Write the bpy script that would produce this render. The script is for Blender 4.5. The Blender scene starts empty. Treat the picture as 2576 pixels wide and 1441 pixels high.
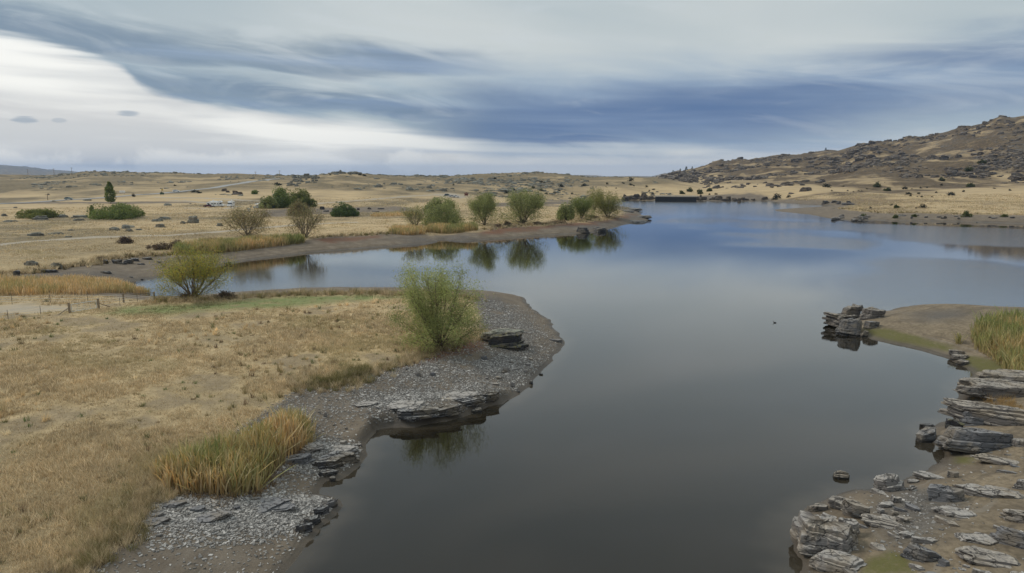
import bpy, math, random
import numpy as np
from math import radians, sin, cos, pi

S = bpy.context.scene
COL = S.collection

# ------------------------------------------------------------------ camera
CAM_H = 20.0
F = 1717.0                      # focal length in units of a 2576 px wide picture
PITCH = math.atan((720.5 - 435.0) / F)
cam_d = bpy.data.cameras.new('camera'); cam = bpy.data.objects.new('camera', cam_d); COL.objects.link(cam)
cam.location = (0, 0, CAM_H); cam.rotation_euler = (pi / 2 - PITCH, 0, 0)
cam_d.sensor_width = 36; cam_d.lens = F / 2576 * 36; cam_d.clip_end = 40000; cam_d.clip_start = 0.5
S.camera = cam
S.view_settings.view_transform = 'Standard'; S.view_settings.look = 'None'
S.view_settings.exposure = 0.3; S.view_settings.gamma = 1.0
CT, ST = cos(PITCH), sin(PITCH)

def azel(x, y):
    u, v = (x - 1288) / F, (y - 720.5) / F
    dx, dy, dz = u, CT - v * ST, -ST - v * CT
    return math.atan2(dx, dy), math.atan2(dz, math.hypot(dx, dy))

# ------------------------------------------------------------------ node helper
class NT:
    def __init__(s, tree): s.t = tree; s.n = tree.nodes; s.l = tree.links
    def node(s, typ, **kw):
        n = s.n.new(typ)
        for k, v in kw.items(): setattr(n, k, v)
        return n
    def put(s, sock, val):
        if isinstance(val, bpy.types.NodeSocket): s.l.new(val, sock)
        elif val is not None:
            if sock.type == 'RGBA' and isinstance(val, (tuple, list)) and len(val) == 3: val = (*val, 1)
            sock.default_value = val
    def math(s, op, a, b=None, c=None, clamp=False):
        n = s.node('ShaderNodeMath', operation=op, use_clamp=clamp)
        s.put(n.inputs[0], a)
        if b is not None: s.put(n.inputs[1], b)
        if c is not None: s.put(n.inputs[2], c)
        return n.outputs[0]
    def add(s, a, b): return s.math('ADD', a, b)
    def sub(s, a, b): return s.math('SUBTRACT', a, b)
    def mul(s, a, b): return s.math('MULTIPLY', a, b)
    def ss(s, v, a, b, lo=0.0, hi=1.0):
        n = s.node('ShaderNodeMapRange', interpolation_type='SMOOTHSTEP')
        s.put(n.inputs[0], v); s.put(n.inputs[1], a); s.put(n.inputs[2], b); s.put(n.inputs[3], lo); s.put(n.inputs[4], hi)
        return n.outputs[0]
    def mix(s, f, a, b, blend='MIX'):
        n = s.node('ShaderNodeMix', data_type='RGBA', blend_type=blend, clamp_factor=True)
        s.put(n.inputs[0], f); s.put(n.inputs[6], a); s.put(n.inputs[7], b)
        return n.outputs[2]
    def curve(s, v, pts, x0, x1, y0, y1):
        n = s.node('ShaderNodeFloatCurve')
        m = n.mapping; m.use_clip = True; m.extend = 'HORIZONTAL'
        c = m.curves[0]
        P = sorted([((px - x0) / (x1 - x0), (py - y0) / (y1 - y0)) for px, py in pts])
        while len(c.points) < len(P): c.points.new(0.5, 0.5)
        for i, (a, b) in enumerate(P): c.points[i].location = (a, b); c.points[i].handle_type = 'AUTO_CLAMPED'
        m.update()
        t = s.math('MULTIPLY_ADD', v, 1 / (x1 - x0), -x0 / (x1 - x0))
        s.put(n.inputs['Value'], t)
        return s.math('MULTIPLY_ADD', n.outputs[0], y1 - y0, y0)
    def noise(s, vec, scale, detail=4, rough=0.5, dist=0.0, out=0):
        n = s.node('ShaderNodeTexNoise')
        s.put(n.inputs['Vector'], vec); s.put(n.inputs['Scale'], scale); s.put(n.inputs['Detail'], detail)
        s.put(n.inputs['Roughness'], rough); s.put(n.inputs['Distortion'], dist)
        return n.outputs[out]
    def mapv(s, vec, scale=(1, 1, 1), rot=(0, 0, 0), loc=(0, 0, 0)):
        n = s.node('ShaderNodeMapping')
        s.put(n.inputs[0], vec); n.inputs['Location'].default_value = loc
        n.inputs['Rotation'].default_value = rot; n.inputs['Scale'].default_value = scale
        return n.outputs[0]

# ------------------------------------------------------------------ sky and sun (overcast, brighter towards the left)
SUN_EL, SUN_AZ = radians(42), radians(-75)          # azimuth measured from +Y (view) towards +X
W = bpy.data.worlds.new('World'); S.world = W; W.use_nodes = True
W.node_tree.nodes.clear(); w = NT(W.node_tree)
tc = w.node('ShaderNodeTexCoord').outputs['Generated']
nrm = w.node('ShaderNodeVectorMath', operation='NORMALIZE'); w.put(nrm.inputs[0], tc); D = nrm.outputs[0]
sx = w.node('ShaderNodeSeparateXYZ'); w.put(sx.inputs[0], D)
X, Y, Z = sx.outputs
az = w.math('ARCTAN2', X, Y); el = w.math('ARCSINE', Z)
def stretch(kz, tilt, loc=(0, 0, 0), kx=1.6):
    cb = w.node('ShaderNodeCombineXYZ')
    w.put(cb.inputs[0], w.mul(X, kx)); w.put(cb.inputs[1], w.mul(Y, kx))
    w.put(cb.inputs[2], w.mul(w.math('MULTIPLY_ADD', X, tilt, Z), kz))
    return w.mapv(cb.outputs[0], loc=loc)
n_big = w.noise(stretch(7, 0.16), 1.3, 3, 0.42, 0.4)
n_str = w.noise(stretch(24, 0.04, (3, 1, 7), 1.7), 1.25, 4, 0.48, 0.5)
n_fine = w.noise(stretch(80, 0.02, (8, 2, 1), 2.4), 1.5, 5, 0.55, 0.3)
n_wisp = w.noise(stretch(16, 0.10, (1, 6, 2), 3.0), 1.6, 6, 0.56, 0.9)
def tab(pts):
    return [azel(x, y) for x, y in pts]
AZ0, AZ1, E0, E1 = -0.95, 0.95, -0.05, 0.45
# lower edge of the high cloud sheet
edge = w.curve(az, tab([(-500, 30), (0, 98), (170, 125), (300, 165), (360, 215), (450, 243), (540, 264), (660, 274), (800, 292), (950, 318),
                        (1100, 350), (1300, 386), (1600, 392), (1900, 388), (2250, 360), (2576, 350), (2900, 340)]), AZ0, AZ1, E0, E1)
# centre and upper limit of its dark, bluer underside
top = w.curve(az, tab([(-500, -60), (0, 20), (300, 70), (600, 95), (900, 120), (1100, 170), (1300, 200), (1600, 205), (1900, 195), (2150, 175), (2350, 130),
                       (2576, 85), (2900, 40)]), AZ0, AZ1, E0, E1)
wob = w.math('MULTIPLY_ADD', n_wisp, 0.05, -0.025)
wob2 = w.math('MULTIPLY_ADD', n_str, 0.045, -0.0225)
el2 = w.add(w.add(el, wob2), w.mul(wob, 0.7))
soft = w.ss(az, -0.45, 0.15, 0.009, 0.022)
dE = w.math('DIVIDE', w.sub(el2, edge), soft)
sheet = w.ss(dE, -0.9, 0.9)
n_band = w.noise(stretch(13, 0.06, (5, 9, 4), 1.7), 1.4, 6, 0.50, 0.7)
elw = w.add(w.add(el, wob2), w.add(wob, w.math('MULTIPLY_ADD', n_big, 0.05, -0.025)))
def streak(pts, up, dn):                 # long dark cloud roll: soft above, sharper below
    c = w.curve(az, tab(pts), AZ0, AZ1, E0, E1); q = w.sub(elw, c)
    return w.mul(w.ss(q, up, up * 0.15), w.ss(q, -dn, -dn * 0.15))
s1 = w.mul(streak([(-500, 20), (0, 78), (300, 118), (600, 142), (900, 152), (1200, 165), (1500, 178), (2576, 190)], 0.045, 0.018), w.ss(az, 0.06, -0.16, 0.0, 0.85))
s2 = w.mul(streak([(-500, 120), (0, 160), (350, 208), (600, 238), (900, 262), (1200, 285), (2576, 300)], 0.038, 0.024), w.mul(w.ss(az, -0.56, -0.46), w.ss(az, 0.12, -0.08)))
s3 = w.mul(streak([(-500, 330), (700, 322), (900, 318), (1200, 312), (1500, 300), (1750, 285), (2000, 256), (2300, 215), (2576, 186), (2900, 160)], 0.072, 0.075), w.ss(az, -0.24, -0.02))
s3 = w.mul(s3, w.ss(az, 0.60, 0.25, 0.72, 1.0))
s4 = w.mul(w.mul(streak([(900, 350), (1200, 362), (1500, 372), (1900, 372), (2576, 340)], 0.022, 0.018), w.ss(az, -0.22, -0.08)), w.ss(az, 0.30, 0.10))
dark = w.math('MAXIMUM', w.math('MAXIMUM', s1, s2), w.math('MAXIMUM', s3, s4))
dark = w.mul(dark, w.ss(n_band, 0.24, 0.58, 0.55, 1.0))
left_dark = w.ss(az, -0.25, 0.08, 0.0, 1.0)
light_c = w.mix(w.ss(n_big, 0.3, 0.7), (0.42, 0.485, 0.505), (0.57, 0.605, 0.595))
light_c = w.mix(w.ss(az, -0.10, -0.65, 0, 0.9), light_c, (0.36, 0.43, 0.465))
mid_c = w.mix(left_dark, (0.33, 0.42, 0.49), (0.30, 0.39, 0.50))
light_c = w.mix(w.mul(w.ss(elw, 0.185, 0.115), w.ss(n_band, 0.70, 0.35, 0.35, 1.0)), light_c, mid_c)
deep_c = w.mix(left_dark, (0.125, 0.19, 0.275), (0.068, 0.135, 0.29))
deep_c = w.mix(w.ss(n_str, 0.50, 0.78), deep_c, (0.20, 0.29, 0.45))
sheet_c = w.mix(dark, light_c, deep_c)
sheet_c = w.mix(w.mul(w.ss(n_wisp, 0.50, 0.70), 0.28), sheet_c, (0.60, 0.64, 0.66))
# bright low sky below the sheet, with thin streaks
b_l = w.mix(w.ss(n_str, 0.38, 0.62), (0.93, 0.92, 0.87), (0.60, 0.61, 0.61))
b_l = w.mix(w.ss(el, 0.13, 0.19), b_l, (0.93, 0.92, 0.88))
b_r = w.mix(w.ss(n_str, 0.40, 0.60), (0.66, 0.68, 0.66), (0.33, 0.42, 0.55))
b_r = w.mix(w.ss(w.math('MULTIPLY_ADD', n_fine, -0.02, el), 0.030, 0.008), b_r, (0.80, 0.77, 0.69))
bright = w.mix(w.ss(az, -0.28, 0.05), b_l, b_r)
gl = w.mul(w.ss(el, 0.045, 0.075), w.ss(el, 0.105, 0.085))
bright = w.mix(w.mul(gl, w.mul(w.ss(az, -0.34, -0.5), w.ss(n_wisp, 0.3, 0.6, 0.4, 0.9))), bright, (0.58, 0.58, 0.58))
# low cumulus along the horizon at the left
n_cu = w.noise(stretch(9, 0.0, (2, 2, 9), 9), 1.8, 6, 0.6, 0.2)
cu = w.mul(w.ss(w.sub(n_cu, w.mul(w.math('ABSOLUTE', w.sub(el, 0.012)), 9.0)), 0.36, 0.50), w.ss(az, 0.0, -0.2))
bright = w.mix(w.mul(cu, 0.75), bright, (0.86, 0.85, 0.80))
# small dark scud in the bright patch
def scud(x, y, rx, ry):
    a, e = azel(x, y)
    q = w.add(w.math('POWER', w.math('DIVIDE', w.sub(az, a), rx), 2.0), w.math('POWER', w.math('DIVIDE', w.sub(el, e), ry), 2.0))
    return w.ss(w.add(q, w.math('MULTIPLY_ADD', n_fine, 4.4, -2.2)), 1.0, 0.1)
sc = w.math('MAXIMUM', scud(322, 286, 0.016, 0.0045), w.math('MAXIMUM', scud(62, 302, 0.014, 0.005), w.mul(scud(148, 303, 0.008, 0.003), 0.6)))
bright = w.mix(w.mul(sc, 0.8), bright, (0.30, 0.36, 0.43))
cloud = w.mix(sheet, bright, sheet_c)
cloud = w.mix(w.math('MULTIPLY_ADD', n_fine, 0.16, 0.0), cloud, w.mix(sheet, (0.8, 0.8, 0.78), (0.5, 0.55, 0.6)))
gain = w.math('MULTIPLY_ADD', w.ss(el, 0.6, 1.45), 1.0, 1.0)     # an overcast sky grows brighter towards the zenith
gain = w.mul(gain, w.ss(el, -0.05, 0.0))
cv = w.node('ShaderNodeVectorMath', operation='SCALE'); w.put(cv.inputs[0], cloud); w.put(cv.inputs['Scale'], w.mul(gain, 8.9))
sky = w.node('ShaderNodeTexSky', sky_type='NISHITA', sun_disc=False)
sky.sun_elevation = SUN_EL; sky.sun_rotation = SUN_AZ; sky.altitude = 400; sky.air_density = 1.2; sky.dust_density = 2.0
full = w.mix(0.94, sky.outputs[0], cv.outputs[0])
bg = w.node('ShaderNodeBackground'); w.put(bg.inputs[0], full); bg.inputs[1].default_value = 0.1
W.cycles.sampling_method = 'MANUAL'; W.cycles.sample_map_resolution = 512
w.l.new(bg.outputs[0], w.node('ShaderNodeOutputWorld').inputs[0])

sun_d = bpy.data.lights.new('sun', 'SUN'); sun = bpy.data.objects.new('sun', sun_d); COL.objects.link(sun)
sun_d.energy = 1.5; sun_d.angle = radians(18); sun_d.color = (1.0, 0.93, 0.82)
sun.rotation_euler = (pi / 2 - SUN_EL, 0, -SUN_AZ + pi); sun.location = (-60, 0, 80)
# ------------------------------------------------------------------ numeric helpers
RNG = np.random.default_rng(11)
random.seed(7)
def _hash(ix, iy, seed):
    h = (ix.astype(np.int64) * 374761393 + iy.astype(np.int64) * 668265263 + seed * 1442695041) & 0xFFFFFFFF
    h = ((h ^ (h >> 13)) * 1274126177) & 0xFFFFFFFF
    return ((h ^ (h >> 16)) & 0xFFFF) / 65535.0
def vnoise(x, y, seed=0):
    ix, iy = np.floor(x), np.floor(y); fx, fy = x - ix, y - iy
    ux, uy = fx * fx * fx * (fx * (fx * 6 - 15) + 10), fy * fy * fy * (fy * (fy * 6 - 15) + 10)
    a, b = _hash(ix, iy, seed), _hash(ix + 1, iy, seed); c, d = _hash(ix, iy + 1, seed), _hash(ix + 1, iy + 1, seed)
    return (a + (b - a) * ux) * (1 - uy) + (c + (d - c) * ux) * uy
def fbm(x, y, wl, octv=4, seed=0, gain=0.5, ridged=False):
    x = np.asarray(x, float) / wl; y = np.asarray(y, float) / wl
    s = 0; amp = 1; tot = 0
    for o in range(octv):
        n = vnoise(x * 0.8 - y * 0.6 + o * 17.3, x * 0.6 + y * 0.8 - o * 9.1, seed + o) * 2 - 1
        if ridged: n = 1 - 2 * np.abs(n)
        s = s + n * amp; tot += amp; amp *= gain; x = x * 2.03; y = y * 2.03
    return s / tot
def sstep(v, a, b):
    t = np.clip((v - a) / (b - a), 0, 1); return t * t * (3 - 2 * t)
def ray(x, y):
    u, v = (x - 1288) / F, (y - 720.5) / F
    return np.array([u, CT - v * ST, -ST - v * CT])
def at(x, y, z=0.0):
    d = ray(x, y); t = (z - CAM_H) / d[2]
    return np.array([d[0] * t, d[1] * t, z])
def slope_y(y):                       # dz / dY of the ray through picture row y
    v = (np.asarray(y, float) - 720.5) / F
    return (-ST - v * CT) / (CT - v * ST)
def seg_dist(px, py, poly, closed=True):
    P = np.asarray(poly, float)[:, :2]
    Q = np.roll(P, -1, 0) if closed else P[1:]
    if not closed: P = P[:-1]
    best = np.full(px.shape, 1e18); inside = np.zeros(px.shape, bool)
    for (ax, ay), (bx, by) in zip(P, Q):
        ex, ey = bx - ax, by - ay; L = ex * ex + ey * ey + 1e-12
        t = np.clip(((px - ax) * ex + (py - ay) * ey) / L, 0, 1)
        d = (px - ax - t * ex) ** 2 + (py - ay - t * ey) ** 2
        np.minimum(best, d, out=best)
        if closed and ay != by:
            c = ((ay > py) != (by > py)) & (px < ex * (py - ay) / (by - ay) + ax)
            inside ^= c
    d = np.sqrt(best)
    return np.where(inside, -d, d) if closed else d

# ------------------------------------------------------------------ shoreline (water level z = 0), traced and laid on the water plane
SH = [(715, 1441), (730, 1420), (775, 1365), (808, 1322), (838, 1298), (856, 1272), (853, 1258), (830, 1250), (800, 1244), (806, 1228), (822, 1212), (850, 1206),
      (880, 1187), (905, 1165), (919, 1147), (912, 1130), (926, 1108), (950, 1083), (975, 1078), (985, 1076), (1040, 1074), (1100, 1062), (1150, 1052),
      (1200, 1038), (1225, 1023), (1260, 1017), (1292, 1000), (1330, 970), (1358, 942), (1380, 912), (1408, 878), (1419, 858), (1400, 835),
      (1380, 806), (1356, 786), (1332, 771), (1325, 757), (1320, 749), (1298, 742), (1250, 737), (1200, 733), (1100, 729), (1000, 727), (900, 727), (800, 728),
      (700, 733), (600, 740), (520, 747), (440, 750), (385, 748), (350, 744), (330, 735), (295, 718), (312, 711), (343, 705), (400, 696), (470, 684),
      (557, 668), (600, 658), (666, 648), (791, 634), (916, 624), (991, 619), (1030, 615), (1075, 613), (1098, 609), (1104, 604), (1116, 602), (1128, 605),
      (1160, 607), (1198, 604), (1282, 598), (1382, 591), (1445, 587), (1485, 586), (1522, 578), (1570, 565), (1590, 561), (1628, 554), (1634, 547),
      (1614, 541), (1604, 533), (1616, 528), (1594, 525), (1567, 522), (1520, 515), (1450, 512), (1330, 510), (1330, 506), (1420, 504), (1500, 503),
      (1562, 503), (1650, 505), (1750, 506), (1850, 506), (1938, 506.5), (1953, 509), (2000, 513), (2060, 516), (2099, 518), (2037, 521), (1946, 527), (1953, 531),
      (2000, 536), (2037, 540), (2085, 549), (2154, 556), (2201, 553), (2256, 555), (2366, 556), (2475, 559), (2548, 562), (2700, 563), (2900, 572),
      (3050, 610), (3060, 700), (2900, 770), (2700, 783), (2576, 778), (2520, 776), (2440, 772), (2370, 768), (2320, 768), (2270, 773), (2232, 782), (2200, 790), (2150, 800),
      (2120, 820), (2128, 838), (2179, 847), (2190, 852), (2261, 868), (2330, 885), (2385, 901), (2417, 919), (2443, 935), (2452, 948), (2425, 965),
      (2410, 985), (2415, 1010), (2425, 1035), (2400, 1058), (2340, 1075), (2330, 1095), (2345, 1113), (2377, 1134), (2363, 1161), (2326, 1188), (2288, 1201), (2240, 1222),
      (2197, 1233), (2154, 1233), (2122, 1241), (2085, 1258), (2040, 1275), (2000, 1300), (1985, 1340), (1990, 1378), (2012, 1407), (2010, 1441)]
SHORE = [tuple(at(*p)[:2]) for p in SH] + [(10.5, 22), (9, 8), (16, -14), (40, -60), (30, -140), (-40, -140), (-30, -50), (-16, -10), (-13, 12), (-11.5, 24)]

def hill_tables():
    r = {}
    # (x, Y forward distance, picture row or ('z', height))
    c1 = [(-900, 380, 2.6), (0, 380, 2.6), (600, 370, 2.6), (800, 360, 2.2), (1100, 370, 2.2), (1200, 440, 2.2), (1500, 450, 2.2), (1650, 505, 2.4), (1750, 505, 2.4), (1850, 480, 2.3), (2000, 430, 2.4), (2100, 330, 2.4), (2200, 310, 2.2), (2600, 300, 2.2), (3400, 260, 2.5)]
    c2 = [(-900, 520, 476), (0, 520, 478), (300, 520, 474), (600, 520, 470), (700, 500, 474), (800, 470, 474), (1000, 470, 476), (1200, 540, 474), (1400, 540, 476), (1500, 540, 480), (1600, 550, 484), (1650, 552, 487), (1750, 556, 487), (1800, 560, 482), (2000, 540, 472), (2200, 520, 477), (2400, 530, 471), (2600, 560, 456), (3400, 450, 440)]
    c3 = [(-900, 700, 438), (0, 760, 442), (100, 760, 443), (145, 760, 441), (225, 740, 434), (290, 740, 435), (380, 740, 437), (500, 740, 439), (590, 740, 438), (640, 720, 440), (715, 680, 443), (765, 660, 444), (803, 620, 441), (849, 620, 436), (941, 640, 442), (1041, 660, 445), (1116, 680, 447), (1207, 700, 442), (1357, 700, 437), (1420, 690, 441), (1482, 680, 447), (1557, 650, 450), (1657, 640, 454), (1732, 630, 466), (1772, 620, 475), (1818, 700, 460), (1900, 700, 456), (2000, 700, 448), (2100, 700, 440), (2200, 700, 420), (2300, 700, 414), (2400, 720, 405), (2600, 700, 380), (3400, 620, 330)]
    c4 = [(-900, 1100, 452), (1400, 1100, 452), (1560, 1250, 451), (1610, 1300, 449), (1650, 1300, 446), (1690, 1300, 435), (1741, 1300, 427), (1770, 1300, 420), (1807, 1280, 407), (1829, 1270, 411), (1854, 1260, 405), (1883, 1240, 409), (1927, 1200, 399), (1971, 1180, 392), (1997, 1160, 396), (2037, 1140, 395), (2073, 1120, 387), (2124, 1100, 384), (2157, 1080, 371), (2198, 1060, 366), (2249, 1040, 369), (2278, 1020, 357), (2311, 1000, 355), (2355, 980, 344), (2384, 970, 335), (2406, 960, 326), (2457, 950, 319), (2501, 940, 304), (2530, 940, 306), (2576, 930, 299), (2900, 900, 262), (3400, 850, 240)]
    return c1, c2, c3, c4
def _cols(tab, x, is_z=False):
    t = np.array(tab, float); Yc = np.interp(x, t[:, 0], t[:, 1])
    if is_z: return Yc, np.interp(x, t[:, 0], t[:, 2])
    return Yc, CAM_H + Yc * slope_y(np.interp(x, t[:, 0], t[:, 2]))
HT = hill_tables()
FAR = [(-900, 405), (-300, 410), (0, 415), (60, 419), (120, 426), (180, 431), (225, 437), (290, 442), (305, 434), (330, 433), (356, 438), (380, 446), (1400, 447), (1445, 440), (1500, 441), (1525, 444), (1560, 443.5), (1600, 443), (1640, 444), (1655, 440), (1672, 436), (1690, 436), (1720, 445), (2600, 445), (3400, 445)]
LEDGE = [tuple(at(*p)[:2]) for p in [(985, 1074), (1040, 1072), (1100, 1061), (1150, 1051), (1200, 1037), (1225, 1023)]]
def height(x, y, full=False):
    x = np.atleast_1d(np.asarray(x, float)); y = np.atleast_1d(np.asarray(y, float))
    r = np.hypot(x, y)
    s = np.full(x.shape, 500.0)
    m = r < 950
    s[m] = seg_dist(x[m], y[m], SHORE)
    jag = fbm(x, y, 2.2, 3, 3) * np.clip(r / 160, 0.42, 1.6) * 0.8
    sj = s + jag * sstep(s, 14, 0) * sstep(s, -14, 0)
    zl = 2.6 * (1 - np.exp(-np.maximum(sj, 0) / 9.0)) + 0.05 * sstep(sj, -0.2, 0.4)
    zw = np.maximum(-3.0, 0.10 * np.minimum(sj, 0))
    z = np.where(sj > 0, zl, zw)
    xq = 1288 + F * x / (np.maximum(y, 1.0) * CT)
    spit = sstep(xq, 1880, 1950) * sstep(xq, 2330, 2200) * sstep(y, 285, 312) * sstep(y, 425, 405)
    z = np.where(z > 0, z * (1 - 0.82 * spit), z)
    near = r < 200
    led = np.full(x.shape, 99.0)
    led[near] = seg_dist(x[near], y[near], LEDGE, False)
    z = z + 0.62 * sstep(led, 5.0, 1.5) * sstep(sj, 0.1, 0.75)
    # hills
    ys = np.maximum(y, 1.0)
    xd = np.where(y > 0, 1288 + F * x / (ys * CT), np.where(x > 0, 3400, -900)); xd = np.clip(xd, -900, 3400)
    Yv = np.where(y > 0, y, 0.0)
    side = sstep(np.abs(x) / np.maximum(ys, 1), 0.9, 3.0)
    Yv = np.maximum(Yv, side * r)
    Y1, z1 = _cols(HT[0], xd, True); Y2, z2 = _cols(HT[1], xd); Y3, z3 = _cols(HT[2], xd); Y4, z4 = _cols(HT[3], xd)
    Y5 = Y4 + 650; z5 = z4 * 0.5 - 4
    Y6 = np.full_like(Y5, 4200); z6 = np.full_like(Y5, -25.0)
    tf = np.array(FAR, float); Y7 = np.where(xd < 1000, 9000.0, 6500.0); z7 = CAM_H + Y7 * slope_y(np.interp(xd, tf[:, 0], tf[:, 1]))
    Y8 = np.full_like(Y5, 14000); z8 = np.full_like(Y5, -80.0)
    Ys = [np.zeros_like(Y1), Y1, Y2, Y3, Y4, Y5, Y6, Y7, Y8]; zs = [z1, z1, z2, z3, z4, z5, z6, z7, z8]
    zh = z8.copy()
    for k in range(len(Ys) - 1):
        a, b = Ys[k], Ys[k + 1]
        t = np.clip((Yv - a) / np.maximum(b - a, 1), 0, 1)
        tt = np.where((k >= 3), t * t * (3 - 2 * t), t)
        seg = zs[k] + (zs[k + 1] - zs[k]) * tt
        zh = np.where((Yv >= a) & (Yv < b), seg, zh)
    hill = np.maximum(zh - 2.6, -80)
    rt = sstep(xd, 1640, 1850)
    up = sstep(zh, 4, 30)
    amp = 0.25 + (1 - rt) * sstep(zh, 3, 9) * 2.6 + rt * (1.0 * sstep(zh, 4, 12) + 8.0 * up)
    amp = amp * sstep(Yv, 150, 420)
    hn = fbm(x, y, 80, 6, 21, 0.55) * 0.9 + fbm(x, y, 55, 5, 31, 0.5, True) * (0.18 + 0.42 * up)
    hn = hn * np.where(r > 2500, 4.0, 1.0)
    gate = sstep(s, 2, 45)
    z = z + (hill + hn * amp) * gate
    # small relief of the ground
    z = z + sstep(sj, 0.5, 6) * (fbm(x, y, 14, 3, 41) * 0.16 + fbm(x, y, 2.6, 3, 43) * 0.055)
    if full: return z, s, sj, xd, zh, led
    return z
def ppm(p):                           # picture units per metre at a point
    dep = p[1] * CT - (p[2] - CAM_H) * ST
    return F / dep

# ------------------------------------------------------------------ mesh helpers
def mesh_np(name, V, Fq=None, Ft=None, cols=None, smooth=False, attrs=None):
    me = bpy.data.meshes.new(name)
    V = np.asarray(V, np.float32).reshape(-1, 3)
    fq = np.zeros((0, 4), np.int32) if Fq is None else np.asarray(Fq, np.int32).reshape(-1, 4)
    ft = np.zeros((0, 3), np.int32) if Ft is None else np.asarray(Ft, np.int32).reshape(-1, 3)
    me.vertices.add(len(V)); me.vertices.foreach_set('co', V.ravel())
    nl = fq.size + ft.size
    me.loops.add(nl); me.loops.foreach_set('vertex_index', np.concatenate([fq.ravel(), ft.ravel()]))
    me.polygons.add(len(fq) + len(ft))
    me.polygons.foreach_set('loop_start', np.concatenate([np.arange(len(fq)) * 4, fq.size + np.arange(len(ft)) * 3]).astype(np.int32))
    me.polygons.foreach_set('use_smooth', np.full(len(fq) + len(ft), smooth))
    if cols is not None:
        ca = me.color_attributes.new('Col', 'FLOAT_COLOR', 'POINT')
        c = np.ones((len(V), 4), np.float32); c[:, :3] = cols; ca.data.foreach_set('color', c.ravel())
    for k, v in (attrs or {}).items():
        at_ = me.attributes.new(k, 'FLOAT', 'POINT'); at_.data.foreach_set('value', np.asarray(v, np.float32))
    me.update(calc_edges=True); me.validate()
    return me
def link(name, me, mat=None, parent=None, loc=None, rot=None):
    o = bpy.data.objects.new(name, me); COL.objects.link(o)
    if mat is not None and me is not None and not me.materials: me.materials.append(mat)
    if parent is not None: o.parent = parent
    if loc is not None: o.location = loc
    if rot is not None: o.rotation_euler = rot
    return o
def tag(o, label=None, cat=None, group=None, kind=None):
    if label: o['label'] = label
    if cat: o['category'] = cat
    if group: o['group'] = group
    if kind or cat: o['kind'] = kind or 'thing'
    return o
def empty(name, loc, rz=0.0):
    o = link(name, None); o.location = loc; o.rotation_euler = (0, 0, rz); o.empty_display_size = 0.3
    return o
def merge(parts):
    Vs, Q, T, C, n = [], [], [], [], 0
    for p in parts:
        V = np.asarray(p[0]); Vs.append(V)
        if p[1] is not None and len(p[1]): Q.append(np.asarray(p[1]) + n)
        if p[2] is not None and len(p[2]): T.append(np.asarray(p[2]) + n)
        if len(p) > 3 and p[3] is not None: C.append(np.broadcast_to(p[3], (len(V), 3)))
        n += len(V)
    return (np.concatenate(Vs), np.concatenate(Q) if Q else None, np.concatenate(T) if T else None, np.concatenate(C) if C else None)
BOXQ = np.array([[0, 3, 2, 1], [4, 5, 6, 7], [0, 1, 5, 4], [1, 2, 6, 5], [2, 3, 7, 6], [3, 0, 4, 7]])
def box(cx, cy, cz, sx, sy, sz, taper=1.0):
    v = []
    for z, k in ((-.5, 1), (.5, taper)):
        for a, b in ((-.5, -.5), (.5, -.5), (.5, .5), (-.5, .5)): v.append((cx + a * sx * k, cy + b * sy * k, cz + z * sz))
    return np.array(v), BOXQ, None
def tube(P, R, n=6, cap=True):
    P = np.asarray(P, float); m = len(P); R = np.broadcast_to(R, (m,))
    T = np.gradient(P, axis=0); T /= np.linalg.norm(T, axis=1, keepdims=True) + 1e-9
    ref = np.where(np.abs(T[:, 2:3]) > 0.9, np.array([[1.0, 0, 0]]), np.array([[0, 0, 1.0]]))
    A = np.cross(T, ref); A /= np.linalg.norm(A, axis=1, keepdims=True) + 1e-9; B = np.cross(T, A)
    th = np.arange(n) * 2 * pi / n
    V = (P[:, None] + R[:, None, None] * (np.cos(th)[None, :, None] * A[:, None] + np.sin(th)[None, :, None] * B[:, None])).reshape(-1, 3)
    i = np.arange(m - 1)[:, None] * n; j = np.arange(n)[None]; k = (j + 1) % n
    Q = np.stack([i + j, i + k, i + n + k, i + n + j], -1).reshape(-1, 4)
    Tt = None
    if cap and n > 2: Tt = np.array([[0, a + 1, a] for a in range(1, n - 1)] + [[(m - 1) * n, (m - 1) * n + a, (m - 1) * n + a + 1] for a in range(1, n - 1)])
    return V, Q, Tt

# ------------------------------------------------------------------ materials
def new_mat(name):
    m = bpy.data.materials.new(name); m.use_nodes = True; m.node_tree.nodes.clear()
    t = NT(m.node_tree); out = t.node('ShaderNodeOutputMaterial'); b = t.node('ShaderNodeBsdfPrincipled')
    t.l.new(b.outputs[0], out.inputs[0]); return m, t, b
def bump(t, b, h, strength=0.5, dist=0.05):
    n = t.node('ShaderNodeBump'); n.inputs['Strength'].default_value = strength; n.inputs['Distance'].default_value = dist
    t.put(n.inputs['Height'], h); t.l.new(n.outputs[0], b.inputs['Normal']); return n
def plain(name, col, rough=0.6, metal=0.0, var=0.12, scale=3.0):
    m, t, b = new_mat(name)
    g = t.node('ShaderNodeTexCoord').outputs['Object']
    n = t.noise(g, scale, 5, 0.6)
    t.put(b.inputs['Base Color'], t.mix(n, tuple(c * (1 - var) for c in col), tuple(min(1, c * (1 + var)) for c in col)))
    b.inputs['Roughness'].default_value = rough; b.inputs['Metallic'].default_value = metal
    return m
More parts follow.
